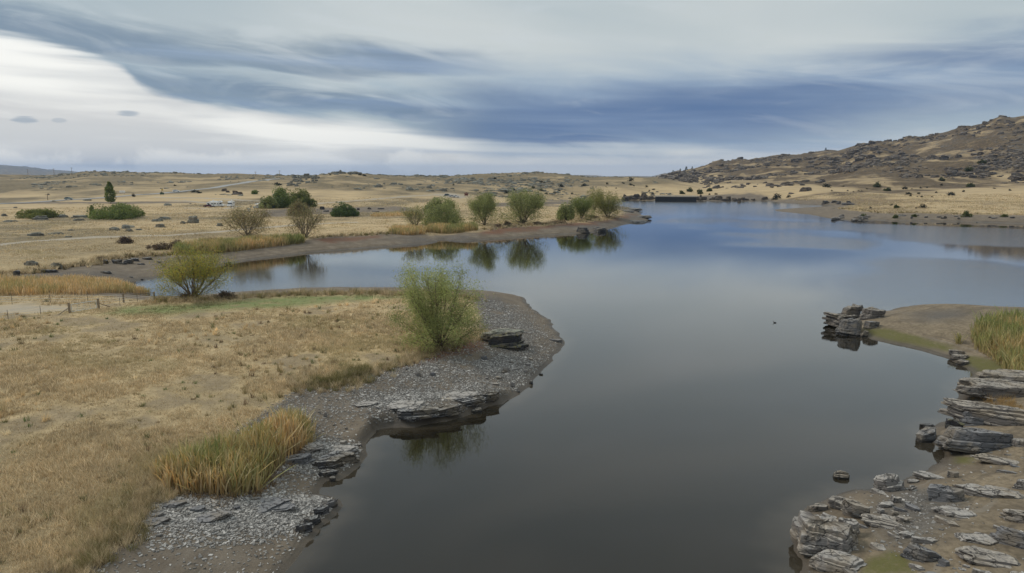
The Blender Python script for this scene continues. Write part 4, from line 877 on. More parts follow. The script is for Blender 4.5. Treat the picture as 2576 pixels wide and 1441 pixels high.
P1 = [hill_pts(5200, -620, 130, 470, 800, 60, 0.10, 201, (-100, 1560)), hill_pts(260, -330, -60, 210, 450, 40, 0.26, 203, (0, 800)), hill_pts(1500, -60, 130, 470, 720, 45, 0.08, 205, (1120, 1700))]
P1 = [np.concatenate(q) for q in zip(*P1)]
hill_rocks(P1, 'l', 'grey schist outcrop on the low straw-coloured hills beyond the bay', 'schist outcrops on the low hills', 150, 1.35, 0.42, 'many small grey rocks strewn over the low straw hills')
P2 = [hill_pts(7500, 180, 900, 520, 1180, 90, 0.06, 207, (1660, 2700)), hill_pts(900, 120, 480, 370, 560, 50, 0.22, 209, (1700, 2640)), hill_pts(2600, 330, 620, 560, 760, 70, -0.1, 211, (2050, 2640))]
P2 = [np.concatenate(q) for q in zip(*P2)]
hill_rocks(P2, 'r', 'dark schist outcrop on the steep brown hill across the lake', 'schist outcrops on the steep brown hill', 150, 2.3, 0.55, 'many dark broken rocks strewn over the steep brown hill')
# crags standing up along the ridge line of the brown hill
for k_, (x_, y_) in enumerate([(1690, 435), (1741, 427), (1800, 407), (1812, 405), (1856, 404), (1870, 406), (1930, 398), (1965, 391), (1978, 390), (2037, 394), (2073, 386), (2150, 372), (2198, 365), (2215, 366), (2278, 356), (2300, 355), (2355, 343), (2384, 334), (2400, 327), (2420, 324), (2457, 318), (2501, 303), (2515, 303), (2540, 305), (2570, 299)]):
    Yc, zc = _cols(HT[3], np.array([float(x_)])); xw = (x_ - 1288) / F * Yc[0] * CT; zg = zat(xw, Yc[0])
    o = link('ridge_crag', HM['r', k_ % 8], None, None, (xw, Yc[0] - 4, zg - 2.2), (0, 0, k_ * 0.7)); s_ = g.uniform(3.5, 7.5); o.scale = (s_, s_ * .8, s_ * g.uniform(.55, .95))
    tag(o, 'rocky crag on the skyline of the steep brown hill', 'rock', 'crags along the ridge of the brown hill')
# ------------------------------------------------------------------ vegetation
LEAF = attr_mat('willow_leaf', 0.6, 0.42, 0.12, 0.8)
BARK = plain('willow_bark', (0.13, 0.105, 0.08), 0.9, 0, 0.3, 4)
def leaves(P, Dn, L, Wd, col, g):
    """each leaf clump a small pointed quad"""
    n = len(P); Dn = Dn / (np.linalg.norm(Dn, axis=1, keepdims=True) + 1e-9)
    r = g.normal(0, 1, (n, 3)); S_ = np.cross(Dn, r); S_ /= np.linalg.norm(S_, axis=1, keepdims=True) + 1e-9
    L = np.broadcast_to(L, (n,))[:, None]; Wd = np.broadcast_to(Wd, (n,))[:, None]
    V = np.stack([P, P + Dn * L * .45 + S_ * Wd, P + Dn * L, P + Dn * L * .5 - S_ * Wd], 1).reshape(-1, 3)
    Q = np.arange(n * 4).reshape(-1, 4)
    return V, Q, None, np.repeat(col, 4, 0)
BOOST = 1.0
def pal(cols, n, g, jit=0.14):
    C = np.array(cols, float) * BOOST; i = g.integers(0, len(C), n); return C[i] * (1 + g.normal(0, jit, (n, 1))).clip(0.6, 1.5)
GREEN = [(0.205, 0.228, 0.082), (0.245, 0.255, 0.095), (0.175, 0.20, 0.075), (0.27, 0.27, 0.105)]
DGREEN = [(0.12, 0.155, 0.042), (0.15, 0.18, 0.05), (0.18, 0.20, 0.058), (0.10, 0.135, 0.042)]
YELL = [(0.22, 0.235, 0.06), (0.36, 0.30, 0.055), (0.26, 0.25, 0.06), (0.18, 0.21, 0.06), (0.38, 0.28, 0.05)]
BROWN = [(0.22, 0.175, 0.09), (0.19, 0.165, 0.075), (0.26, 0.195, 0.10), (0.18, 0.18, 0.07)]
OLIVE = [(0.21, 0.215, 0.085), (0.235, 0.215, 0.085), (0.18, 0.19, 0.07)]
def bez(a, c, b, n):
    t_ = np.linspace(0, 1, n)[:, None]; return a * (1 - t_) ** 2 + 2 * c * t_ * (1 - t_) + b * t_ ** 2
def willow_open(seed, H, R, nst, n_leaf, leaf, cols, low=0.3, plume=0.07, spread_=1.0, top_drop=0.22, skirt=.8, puff=.5):
    g = np.random.default_rng(seed); wood, segs = [], []
    ecc = g.uniform(-.12, .12, 2) * R
    def env(z):                                   # half width of the crown at relative height z
        return R * (math.sin(pi * min(1, max(0, .14 + .76 * z))) ** .6)
    for k in range(nst):
        a = 2 * pi * k * 0.382 + g.uniform(-.4, .4); ln = .80 * spread_ * math.sqrt((k + .5) / nst) * g.uniform(.8, 1.15)
        zt = H * (1.0 - top_drop * ln ** 2) * g.uniform(.74, 1.0)
        e = np.array([R * ln * cos(a), R * ln * sin(a), zt]); e[:2] += ecc * zt / H
        s0 = np.array([g.normal(0, .035 * R), g.normal(0, .035 * R), -0.15]); c = np.array([e[0] * .42, e[1] * .42, e[2] * .42]) + g.normal(0, .04 * R, 3)
        P = bez(s0, c, e, 9); P[1:-1] += g.normal(0, .010 * H, (7, 3))
        wood.append(tube(P, np.linspace(.012, .0025, 9) * H, 5, False))
        segs.append((P[5:], 1.3))
        for q in range(int(g.integers(7, 11))):
            t_ = g.uniform(low, .97); p0 = P[min(8, int(t_ * 8))]
            out = np.array([e[0], e[1], 0]) + g.normal(0, .55 * R, 3) * np.array([1, 1, 0]); out /= np.linalg.norm(out) + 1e-6
            d = out * g.uniform(.35, 1.0) + np.array([0, 0, g.uniform(.25, 1.0)]); d /= np.linalg.norm(d)
            ll = R * g.uniform(.22, .50) * (1.15 - .5 * t_); e2 = p0 + d * ll
            rr = math.hypot(e2[0], e2[1]); mx = env(e2[2] / H) * 1.02
            if rr > mx: e2[:2] *= mx / rr
            e2[2] = min(max(e2[2], 0.08 * H), H * 1.02)
            B = bez(p0, p0 + (e2 - p0) * .5 + np.array([0, 0, .035 * H]), e2, 5)
            wood.append(tube(B, np.linspace(.0042, .0014, 5) * H, 3, False)); segs.append((B[1:], 1.0))
    for k in range(int(nst * skirt)):               # low skirt of side shoots
        a = g.uniform(0, 2 * pi); z = g.uniform(.14, .42); r_ = env(z) * g.uniform(.6, .98)
        e2 = np.array([r_ * cos(a), r_ * sin(a), z * H]); B = bez(np.array([0, 0, .02 * H]), np.array([e2[0] * .5, e2[1] * .5, e2[2] * .35]), e2, 6)
        wood.append(tube(B, np.linspace(.006, .0015, 6) * H, 3, False)); segs.append((B[2:], 1.0 if skirt < 1 else 1.5))
    w_ = np.array([np.linalg.norm(s[0][-1] - s[0][0]) * s[1] for s in segs]); w_ /= w_.sum()
    si = g.choice(len(segs), n_leaf, p=w_); P = np.zeros((n_leaf, 3)); Dn = np.zeros((n_leaf, 3))
    tone = g.normal(0, .16, len(segs))
    for i_, (S_, _) in enumerate(segs):
        m = si == i_; k = int(m.sum())
        if not k: continue
        f = g.uniform(0, len(S_) - 1.001, k); a = f.astype(int); fr = (f - a)[:, None]
        P[m] = S_[a] * (1 - fr) + S_[a + 1] * fr; d = S_[-1] - S_[0]; Dn[m] = d / (np.linalg.norm(d) + 1e-9)
    P += g.normal(0, 1, P.shape) * np.array([plume, plume, plume * 1.25]) * R * 1.0
    ends = np.array([s[0][-1] for s in segs]); pf = g.random(n_leaf) < puff                 # leafy tufts at the shoot ends
    tuft = ends[si] + g.normal(0, 1, P.shape) * np.array([.095, .095, .12]) * R
    P = np.where(pf[:, None], tuft, P); Dn = np.where(pf[:, None], Dn * .4 + g.normal(0, .6, Dn.shape), Dn)
    P[:, 2] = np.maximum(P[:, 2], 0.05)
    col = pal(cols, n_leaf, g) * (1 + tone[si])[:, None].clip(.65, 1.4)
    Dn = Dn + g.normal(0, .55, Dn.shape)
    return merge(wood), leaves(P, Dn, leaf * g.uniform(.6, 1.3, n_leaf), leaf * .17, col, g)
def willow_dome(seed, H, R, nl, n_leaf, leaf, cols, skirt=0.0, ragged=0.12):
    g = np.random.default_rng(seed); wood = []
    ld = g.normal(0, 1, (nl, 3)); ld[:, 2] = np.abs(ld[:, 2]); ld /= np.linalg.norm(ld, axis=1, keepdims=True)
    rr = g.uniform(.52, .92, nl)[:, None]; C = ld * rr * np.array([R, R, H * .88]); C[:, 2] = np.maximum(C[:, 2], .18 * H)
    lr = g.uniform(.17, .38, nl)
    for k in range(min(nl, 12)):
        wood.append(tube(bez(np.array([g.normal(0, .05 * R), g.normal(0, .05 * R), -.2]), np.array([C[k][0] * .3, C[k][1] * .3, C[k][2] * .5]), C[k], 6), np.linspace(.03, .006, 6) * H, 5, False))
    si = g.integers(0, nl, n_leaf); d = g.normal(0, 1, (n_leaf, 3)); d /= np.linalg.norm(d, axis=1, keepdims=True)
    sh = g.uniform(.55, 1.08, n_leaf) ** .6
    P = C[si] + d * (lr[si] * sh)[:, None] * np.array([R, R, H * .75]) + g.normal(0, ragged * .25 * R, (n_leaf, 3)) * np.array([1, 1, .5])
    k_ = P[:, 2] > -0.05 * H; P[:, 2] = np.maximum(P[:, 2], g.uniform(0.02, .12, n_leaf) * H)
    tone = g.normal(0, .15, nl)
    col = pal(cols, n_leaf, g) * (1 + tone[si])[:, None].clip(.7, 1.35)
    Dn = d * .7 + np.array([0, 0, -.55]) + g.normal(0, .4, d.shape)
    return merge(wood), leaves(P, Dn, leaf * g.uniform(.7, 1.3, n_leaf), leaf * .3, col, g)
def columnar(seed, H, R, n_leaf, leaf, cols):
    g = np.random.default_rng(seed); wood = [tube(np.array([[0, 0, -.2], [.02 * H, 0, H * .5], [0, 0, H * .95]]), [.02 * H, .012 * H, .002 * H], 6, False)]
    n = n_leaf; z = g.uniform(.06, 1, n); lob = np.sin(z * 19) * .12 + np.sin(z * 43 + 1) * .08
    rad = R * np.sin(np.clip(z, 0, 1) ** .7 * pi).clip(.12) ** .7 * (1 + lob) * g.uniform(.3, 1.05, n) ** .5; a = g.uniform(0, 2 * pi, n)
    rad = rad * (1 + .25 * np.sin(a * 3 + z * 14))
    P = np.stack([rad * np.cos(a), rad * np.sin(a), z * H], 1); Dn = np.stack([np.cos(a) * .4, np.sin(a) * .4, np.ones(n)], 1) + g.normal(0, .3, (n, 3))
    return merge(wood), leaves(P, Dn, leaf, leaf * .3, pal(cols, n, g, .2), g)
def plant_tree(name, label, x0, x1, ytop, ybase, kind, seed, cols, n_leaf=6000, leaf=None, cat='tree', group=None, bark=None, xb=None, **kw):
    xb = (x0 + x1) / 2 if xb is None else xb
    p = hit(xb, ybase); s = ppm(p); H = (ybase - ytop) / s; R = (x1 - x0) / 2 / s
    root = empty(name, (p[0], p[1], zat(p[0], p[1]))); tag(root, label, cat, group)
    leaf = leaf or max(.16, 0.0016 * p[1] + .05)
    if kind == 'open': wd, lv = willow_open(seed, H * 1.04, R * (1.5 if p[1] > 190 else 1.28), kw.pop('nst', 12), n_leaf, leaf, cols, **kw)
    elif kind == 'dome': wd, lv = willow_dome(seed, H * 1.16, R, kw.pop('nl', 34), n_leaf, leaf, cols, **kw)
    else: wd, lv = columnar(seed, H, R, n_leaf, leaf, cols)
    link('trunk', mesh_np('trunk', wd[0], wd[1], wd[2], smooth=True), bark or BARK, root)
    link('crown', mesh_np('crown', lv[0], lv[1], lv[2], lv[3]), LEAF, root)
    return root
WB = plain('willow_branch', (0.17, 0.125, 0.085), 0.9, 0, 0.25, 4)
BOOST = 1.5
plant_tree('willow', 'upright green willow with many stems at the edge of the gravel point', 1008, 1204, 672, 874, 'open', 3, GREEN, 36000, 0.20, xb=1106, nst=16, low=.22, plume=.055, top_drop=.24, skirt=1.3, puff=.62, bark=WB)
BOOST = 1.2
plant_tree('willow', 'wide yellowing willow with bare lower stems by the fence', 398, 562, 630, 752, 'open', 5, YELL, 17000, 0.23, xb=486, nst=24, low=.5, plume=.06, top_drop=.35, spread_=1.15, bark=WB)
plant_tree('willow', 'thin brown willow behind the longest reed bed', 582, 678, 523, 594, 'open', 7, BROWN, 6500, .42, xb=622, nst=16, low=.4, plume=.07)
plant_tree('willow', 'nearly leafless reddish willow at the end of the longest reed bed', 731, 809, 529, 598, 'open', 9, BROWN, 3800, .40, xb=768, nst=18, low=.4, plume=.07)
plant_tree('willow', 'broad dome-shaped willow with the poplar behind it', 228, 360, 505, 549, 'dome', 11, DGREEN, 11000)
plant_tree('willow', 'low spreading yellow-green willow left of the broad dome willow', 46, 144, 523, 547, 'dome', 13, [(0.14, 0.15, 0.04), (0.17, 0.17, 0.045), (0.11, 0.13, 0.038)], 8000)
plant_tree('poplar', 'tall narrow poplar rising behind the broad dome willow', 268, 290, 459, 512, 'col', 15, DGREEN, 2600)
plant_tree('poplar', 'stunted poplar at the left foot of the broad dome willow', 228, 238, 518, 545, 'col', 16, DGREEN, 700)
plant_tree('willow', 'dark middle willow of the clump near the caravans', 672, 742, 474, 522, 'dome', 17, DGREEN, 8000)
plant_tree('willow', 'bright right-hand willow of the clump near the caravans', 724, 797, 476, 520, 'dome', 18, [(0.15, 0.165, 0.042), (0.175, 0.185, 0.05), (0.12, 0.14, 0.04)], 8000)
plant_tree('willow', 'small left-hand willow of the clump near the caravans', 650, 700, 493, 524, 'dome', 19, GREEN, 4500)
plant_tree('willow', 'dull brown rounded willow in front of the clump by the caravans', 724, 787, 504, 543, 'dome', 20, BROWN, 5500, ragged=.25)
plant_tree('willow', 'dark green round willow alone beside the dry mud strip', 832, 903, 510, 544, 'dome', 21, [(0.07, 0.105, 0.034), (0.09, 0.125, 0.04), (0.11, 0.135, 0.04)], 7500)
plant_tree('willow', 'green domed willow behind the big willow above the double reed bed', 1064, 1152, 492, 535, 'dome', 22, GREEN, 7000)
plant_tree('willow', 'big leaning willow above the double reed bed', 1060, 1168, 512, 568, 'dome', 23, GREEN, 9500, ragged=.2)
plant_tree('willow', 'thin twiggy willow left of the big leaning willow', 1018, 1072, 518, 572, 'open', 24, OLIVE, 3600, .38, nst=14)
plant_tree('willow', 'olive willow behind, between the two tall shore willows', 1182, 1242, 489, 528, 'dome', 25, OLIVE, 5000, ragged=.25)
plant_tree('willow', 'shore willow with forked dark trunks right of the double reed bed', 1184, 1254, 494, 566, 'open', 26, GREEN, 12000, .44, nst=12, low=.35, plume=.10)
plant_tree('willow', 'tallest wide-spreading shore willow on the wooded point', 1272, 1357, 484, 562, 'open', 27, GREEN, 15000, .46, nst=18, low=.3, plume=.095)
plant_tree('willow', 'olive willow half hidden behind the tallest shore willow', 1325, 1366, 489, 523, 'dome', 28, OLIVE, 3500, ragged=.25)
plant_tree('willow', 'round green willow beside the forked pale one on the wooded point', 1399, 1449, 506, 554, 'dome', 29, GREEN, 5500, ragged=.18)
plant_tree('willow', 'forked pale green willow in the middle of the wooded point', 1436, 1490, 500, 552, 'open', 30, [(0.17, 0.19, 0.05), (0.15, 0.175, 0.05)], 9500, .44, nst=9, plume=.11)
plant_tree('willow', 'olive willow standing behind the last willow of the point', 1473, 1518, 478, 528, 'open', 31, OLIVE, 5500, .46, nst=12, plume=.11)
plant_tree('willow', 'last yellow-green willow before the tip of the wooded point', 1494, 1563, 489, 547, 'open', 32, [(0.17, 0.175, 0.045), (0.15, 0.165, 0.045), (0.20, 0.18, 0.05)], 10000, .46, nst=14, low=.3, plume=.105)
plant_tree('shrub', 'small round green shrub on the slope by the road', 632, 649, 478, 488, 'dome', 33, DGREEN, 900, cat='shrub')
plant_tree('shrub', 'dark brown twiggy shrub alone in the dry field across the bay', 300, 334, 594, 612, 'dome', 34, [(0.075, 0.05, 0.035), (0.10, 0.07, 0.05)], 2200, .3, cat='shrub', ragged=.4)
plant_tree('shrub', 'bright little shrub behind the tallest shore willow', 1310, 1328, 490, 502, 'dome', 35, [(0.17, 0.18, 0.05)], 600, cat='shrub')
g = np.random.default_rng(8)
for k, (x0, x1, y0, y1) in enumerate([(372, 412, 612, 628), (398, 440, 608, 626), (428, 462, 604, 616), (1238, 1270, 562, 572), (1265, 1288, 556, 568), (1380, 1440, 553, 562), (1476, 1508, 540, 549), (1340, 1360, 556, 564), (540, 590, 735, 752), (450, 482, 738, 752), (500, 560, 600, 606), (232, 262, 648, 656)]):
    plant_tree('shrub', 'scruffy reddish-brown scrub at the foot of the bank' if k not in (8, 9) else 'low brown scrub at the foot of the yellowing willow', x0, x1, y0, y1, 'dome', 60 + k, [(0.10, 0.065, 0.045), (0.13, 0.09, 0.06), (0.11, 0.09, 0.05)], 900, .3, cat='shrub', group='brown scrub along the banks' if k not in (8, 9) else 'brown scrub under the yellowing willow', ragged=.45, nl=14)
BOOST = 1.0
# dark shrubs dotted over the hills: copies of four shapes, each with its own stem
SHM = []
for k in range(4):
    wd, lv = willow_dome(80 + k, 1.0, .62, 9, 170, .26, [(0.028, 0.03, 0.018), (0.045, 0.045, 0.026), (0.06, 0.058, 0.03)], ragged=.4)
    mm = mesh_np('shrub', lv[0], lv[1], lv[2], lv[3]); mm.materials.append(LEAF); SHM.append(mm)
def dots(n, x0, x1, y0, y1, lim, lab, grp, hs, wl=50, thr=-.05, seed=300):
    xs, ys, d = hill_pts(n * 5, x0, x1, y0, y1, wl, thr, seed, lim)
    for x_, y_ in list(zip(xs, ys))[:n]:
        o = link('hill_shrub', SHM[int(g.integers(4))], None, None, (x_, y_, zat(x_, y_) - .1), (0, 0, g.uniform(0, 6))); h_ = hs * g.lognormal(0, .5); o.scale = (h_ * g.uniform(.8, 1.3), h_, h_)
        tag(o, lab, 'shrub', grp)
dots(38, 110, 420, 320, 560, (1780, 2620), 'dark thorny shrub on the golden slope below the brown hill', 'dark shrubs on the golden slope', 1.35)
dots(40, -40, 140, 470, 640, (1200, 1780), 'dark thorny shrub among the rocks of the hill beside the dam', 'dark shrubs on the hill beside the dam', 1.6, 40)
dots(18, -330, -20, 420, 640, (100, 1150), 'dark thorny shrub on the low straw hill near the road', 'dark shrubs on the low straw hill', 1.6)
for k, (x_, y_, h_, cl) in enumerate([(2172, 546, 9, 0), (2252, 548, 7, 0), (2430, 545, 16, 0), (2255, 524, 8, 0), (2300, 545, 6, 0), (2525, 545, 8, 1), (2440, 470, 10, 0), (2232, 480, 9, 0), (2205, 470, 12, 0), (1760, 488, 10, 0), (1735, 482, 9, 0), (1715, 488, 8, 0), (1785, 481, 8, 0), (2440, 430, 14, 0), (2470, 410, 10, 0), (2370, 455, 8, 0)]):
    plant_tree('shrub', 'yellow-green broom bush near the far right shore' if k < 6 else ('green bush in the gully beside the dam' if 9 <= k < 13 else 'green bush in the rocky gullies of the brown hill'), x_ - h_ * .8, x_ + h_ * .8, y_ - h_, y_, 'dome', 120 + k,
               [(0.12, 0.14, 0.035), (0.10, 0.115, 0.035)] if k < 6 else [(0.075, 0.085, 0.03), (0.10, 0.105, 0.035)], 500, cat='shrub', group='broom bushes near the far right shore' if k < 6 else ('bushes in the gully beside the dam' if 9 <= k < 13 else 'bushes in the gullies of the brown hill'), nl=10, ragged=.35)
# dark conifers on the ridge
CON = []
for k in range(2):
    gg = np.random.default_rng(40 + k); n = 420; z = gg.uniform(.03, 1, n); a = gg.uniform(0, 2 * pi, n); r_ = (.32 * (1 - z) + .03) * gg.uniform(.5, 1.05, n)
    P = np.stack([r_ * np.cos(a), r_ * np.sin(a), z], 1); lv = leaves(P, np.stack([np.cos(a), np.sin(a), -.3 * np.ones(n)], 1), .12, .045, pal([(0.016, 0.026, 0.018), (0.022, 0.034, 0.022)], n, gg), gg)
    mm = mesh_np('crown', lv[0], lv[1], lv[2], lv[3]); mm.materials.append(LEAF); CON.append(mm)
CTR = mesh_np('trunk', *tube(np.array([[0, 0, -.08], [0, 0, .5]]), [.025, .012], 6)); CTR.materials.append(BARK)
for k, (x_, y_, h_) in enumerate([(1693, 446, 8), (1711, 449, 9), (1726, 449, 12), (1741, 428, 7), (1792, 413, 6), (2073, 386, 7), (1560, 449, 4), (1578, 448, 4), (1643, 447, 5), (1652, 447, 5)]):
    Yc, zc = _cols(HT[3], np.array([float(x_)]))
    if k > 5: Yc = Yc * 0 + 1250
    v = -(CAM_H + Yc[0] * float(slope_y(y_))); xw = (x_ - 1288) / F * Yc[0] * CT
    Yb = Yc[0] - (0 if k in (3, 4, 5) else 70); xw = (x_ - 1288) / F * Yb * CT
    H_ = h_ / F * Yb
    root = empty('conifer', (xw, Yb, zat(xw, Yb))); tag(root, 'dark conifer on the ridge behind the dam' if k not in (5,) else 'lone dark conifer on the skyline of the brown hill', 'tree', 'conifers on the ridge behind the dam' if k != 5 else None)
    for nm, mm in (('crown', CON[k % 2]), ('trunk', CTR)):
        o = link(nm, mm, None, root); o.scale = (H_, H_, H_)

# ------------------------------------------------------------------ reeds and grasses
REED = attr_mat('reed', 0.65, 0.3, 0.12, 0.7)
def blades(P, h, wd, lean, bend, cb, ct, g, seg=3):
    """thin tapering blades of two quads and a tip; cb, ct colours at foot and tip"""
    n = len(P); a = g.uniform(0, 2 * pi, n); S_ = np.stack([np.cos(a), np.sin(a), np.zeros(n)], 1)
    d = np.stack([lean[:, 0], lean[:, 1], np.ones(n)], 1); b2 = np.concatenate([bend, -np.linalg.norm(bend, axis=1, keepdims=True) * .6], 1)
    h = h[:, None]; wd = np.broadcast_to(wd, (n,))[:, None]
    m1 = P + d * h * .45 + b2 * h * .12; m2 = P + d * h * .78 + b2 * h * .5; tp = P + d * h + b2 * h
    if seg == 3:
        V = np.stack([P - S_ * wd * .8, P + S_ * wd * .8, m1 - S_ * wd, m1 + S_ * wd, m2 - S_ * wd * .7, m2 + S_ * wd * .7, tp], 1); k = 7
        q = np.array([[0, 1, 3, 2], [2, 3, 5, 4]]); t_ = np.array([[4, 5, 6]]); f = np.array([0, 0, .45, .45, .8, .8, 1.0])
    else:
        V = np.stack([P - S_ * wd, P + S_ * wd, tp], 1); k = 3; q = np.zeros((0, 4), int); t_ = np.array([[0, 1, 2]]); f = np.array([0, 0, 1.0])
    o = (np.arange(n) * k)[:, None, None]
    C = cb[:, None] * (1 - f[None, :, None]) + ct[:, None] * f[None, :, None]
    return V.reshape(-1, 3), (o + q[None]).reshape(-1, 4) if len(q) else None, (o + t_[None]).reshape(-1, 3), C.reshape(-1, 3)
def in_poly(poly, n, g):
    P = np.array(poly)[:, :2]; lo, hi = P.min(0), P.max(0); out = []
    tot = 0
    while tot < n:
        q = g.uniform(lo, hi, (n * 2, 2)); d = seg_dist(q[:, 0], q[:, 1], P); q = q[d < 0]; out.append(q); tot += len(q)
        if len(q) == 0: break
    return np.concatenate(out)[:n]
def reed_bed(label, foot, n, h, wd, seed, greenish, world=None):
    g = np.random.default_rng(seed); poly = [tuple(p[:2]) for p in hits(foot)] if world is None else world
    q = in_poly(poly, n, g); z = np.maximum(gsample(GZ, q[:, 0], q[:, 1]), -.05); P = np.column_stack([q, z])
    nz = fbm(q[:, 0], q[:, 1], 3.0, 3, seed); gr = np.clip(greenish + nz * .9 + g.normal(0, .22, n), 0, 1)
    dist = -seg_dist(q[:, 0], q[:, 1], poly)
    hh = h * (.72 + .28 * sstep(dist, 0, 1.2) + .22 * fbm(q[:, 0], q[:, 1], 2.2, 2, seed + 1)) * g.uniform(.68, 1.12, n)
    tan_ = pal([(0.64, 0.44, 0.20), (0.60, 0.44, 0.24), (0.74, 0.58, 0.34), (0.46, 0.34, 0.19), (0.68, 0.42, 0.16)], n, g); grn = pal([(0.19, 0.235, 0.075), (0.27, 0.285, 0.09), (0.15, 0.20, 0.065)], n, g)
    ct = (tan_ * (1 - gr[:, None]) + grn * gr[:, None]) * 1.18
    ft = sstep(dist, 0.9, 0.0)[:, None]; base = pal([(0.45, 0.30, 0.15), (0.55, 0.39, 0.21), (0.32, 0.21, 0.12)], n, g)
    cb = ct * .45 + base * .55
    return tag(link('reed_bed', mesh_np('reed_bed', *blades(P, hh, wd, g.normal(0, .10, (n, 2)) * np.where(g.random((n, 1)) < .13, 4.5, 1.0) + (ft * g.normal(0, .12, (n, 2))), g.normal(0, .13, (n, 2)), cb, ct, g)), REED), label, 'reeds', kind='stuff')
reed_bed('tall orange and green reed bed on the near left bank', [(388, 1200), (420, 1238), (500, 1246), (600, 1252), (650, 1240), (690, 1190), (740, 1150), (790, 1118), (780, 1085), (730, 1068), (640, 1110), (540, 1160), (450, 1185)], 4200, 2.4, .036, 1, .48)
reed_bed('tall yellow-green reed bed behind the muddy spit on the right', [(2440, 850), (2452, 880), (2500, 910), (2550, 950), (2640, 985), (2760, 960), (2760, 860), (2640, 820), (2520, 812), (2450, 826)], 6500, 2.4, .036, 2, .85)
reed_bed('pale orange reed bed at the head of the bay by the fence', [(-60, 745), (100, 744), (230, 741), (340, 738), (352, 730), (300, 716), (240, 712), (100, 710), (-60, 712)], 7500, 1.7, .035, 3, .12)
reed_bed('thin green reeds standing in the water at the head of the bay', [(335, 740), (366, 741), (380, 738), (350, 730)], 260, 1.7, .035, 13, .45)
reed_bed('longest green reed bed along the mud across the bay', [(436, 640), (480, 641), (560, 636), (680, 622), (766, 612), (767, 604), (690, 608), (600, 614), (500, 622), (445, 628)], 8500, 2.5, .055, 4, .55)
reed_bed('left half of the double reed bed under the big leaning willow', [(978, 588), (1020, 592), (1068, 590), (1072, 582), (1030, 578), (985, 578)], 2600, 2.2, .06, 5, .25)
reed_bed('right half of the double reed bed under the big leaning willow', [(1066, 584), (1110, 588), (1160, 586), (1203, 580), (1200, 574), (1150, 575), (1080, 574)], 3600, 2.5, .06, 6, .45)
reed_bed('pale low reeds beside the dry mud strip', [(930, 545), (1000, 544), (1060, 542), (1058, 536), (1000, 537), (940, 539)], 1500, 1.3, .08, 7, .15)
reed_bed('few green reed stems on the spit in front of the right reed bed', [(2408, 858), (2416, 858), (2418, 866), (2404, 866)], 60, 1.6, .025, 8, .7)
reed_bed('few green reed stems growing out of the shale near the tall reeds', [(735, 1075), (800, 1085), (795, 1120), (745, 1130)], 70, 1.9, .022, 9, .75)
GR_M = attr_mat('dry_grass', 0.8, 0.35, 0.10, 0.35)
STRAW = [(0.61, 0.485, 0.30), (0.55, 0.425, 0.255), (0.74, 0.605, 0.40), (0.46, 0.35, 0.21), (0.54, 0.44, 0.275)]
def grass_field(label, n, nb, mask, a0, a1, r0, r1, seed, hh, wmin, wk, spread_m=.16):
    g = np.random.default_rng(seed); xs, ys = log_polar(n, a0, a1, r0, r1, g)
    pn = fbm(xs, ys, 5.5, 4, 401, .55); gn = gsample(green, xs, ys)
    k = (g.random(n) < gsample(mask, xs, ys) * (.45 + .55 * sstep(pn, -.3, .1))) & (gsample(track, xs, ys) < .3) & (gsample(m_gate, xs, ys) < .3); xs, ys, pn, gn = xs[k], ys[k], pn[k], gn[k]; m = len(xs)
    X_ = np.repeat(xs, nb) + g.normal(0, spread_m, m * nb); Y_ = np.repeat(ys, nb) + g.normal(0, spread_m, m * nb)
    P = np.column_stack([X_, Y_, gsample(GZ, X_, Y_) - .01]); r_ = np.hypot(X_, Y_)
    h = np.repeat(hh * g.lognormal(0, .3, m) * (.28 + .92 * sstep(pn, -.3, .45)) * (1 - .6 * gn), nb) * g.uniform(.6, 1.15, m * nb)
    tone = np.repeat(1 + g.normal(0, .13, m) + .18 * fbm(xs, ys, 9, 3, 402) - .10 * sstep(pn, .1, -.4), nb)[:, None]
    c = pal(STRAW, m * nb, g, .1) * tone
    og = np.repeat(sstep(fbm(xs, ys, 7, 3, 403), .1, .5), nb)[:, None]; c = c * (1 - .5 * og) + .5 * og * np.array([0.42, 0.36, 0.19])
    gg_ = np.repeat(gn, nb)[:, None]; c = c * (1 - .85 * gg_) + .85 * gg_ * pal([(0.13, 0.165, 0.055), (0.18, 0.20, 0.075)], m * nb, g)
    lean = np.repeat(g.normal(0, .22, (m, 2)), nb, 0) + g.normal(0, .28, (m * nb, 2))
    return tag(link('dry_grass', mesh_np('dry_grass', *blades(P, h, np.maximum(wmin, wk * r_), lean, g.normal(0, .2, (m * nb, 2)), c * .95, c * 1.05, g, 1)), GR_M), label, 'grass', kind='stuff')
grass_field('dry straw grass covering the near left paddock', 95000, 6, g1, -43, 2, 26, 125, 21, .34, .010, .00045)
grass_field('dry straw grass on the flats across the bay', 60000, 4, np.clip(grass - g1, 0, 1), -40, 12, 125, 420, 22, .40, .05, .00042, .5)
grass_field('golden dry grass on the slope across the lake', 26000, 4, np.clip(grass, 0, 1), 14, 38, 250, 520, 23, .45, .1, .0005, .7)
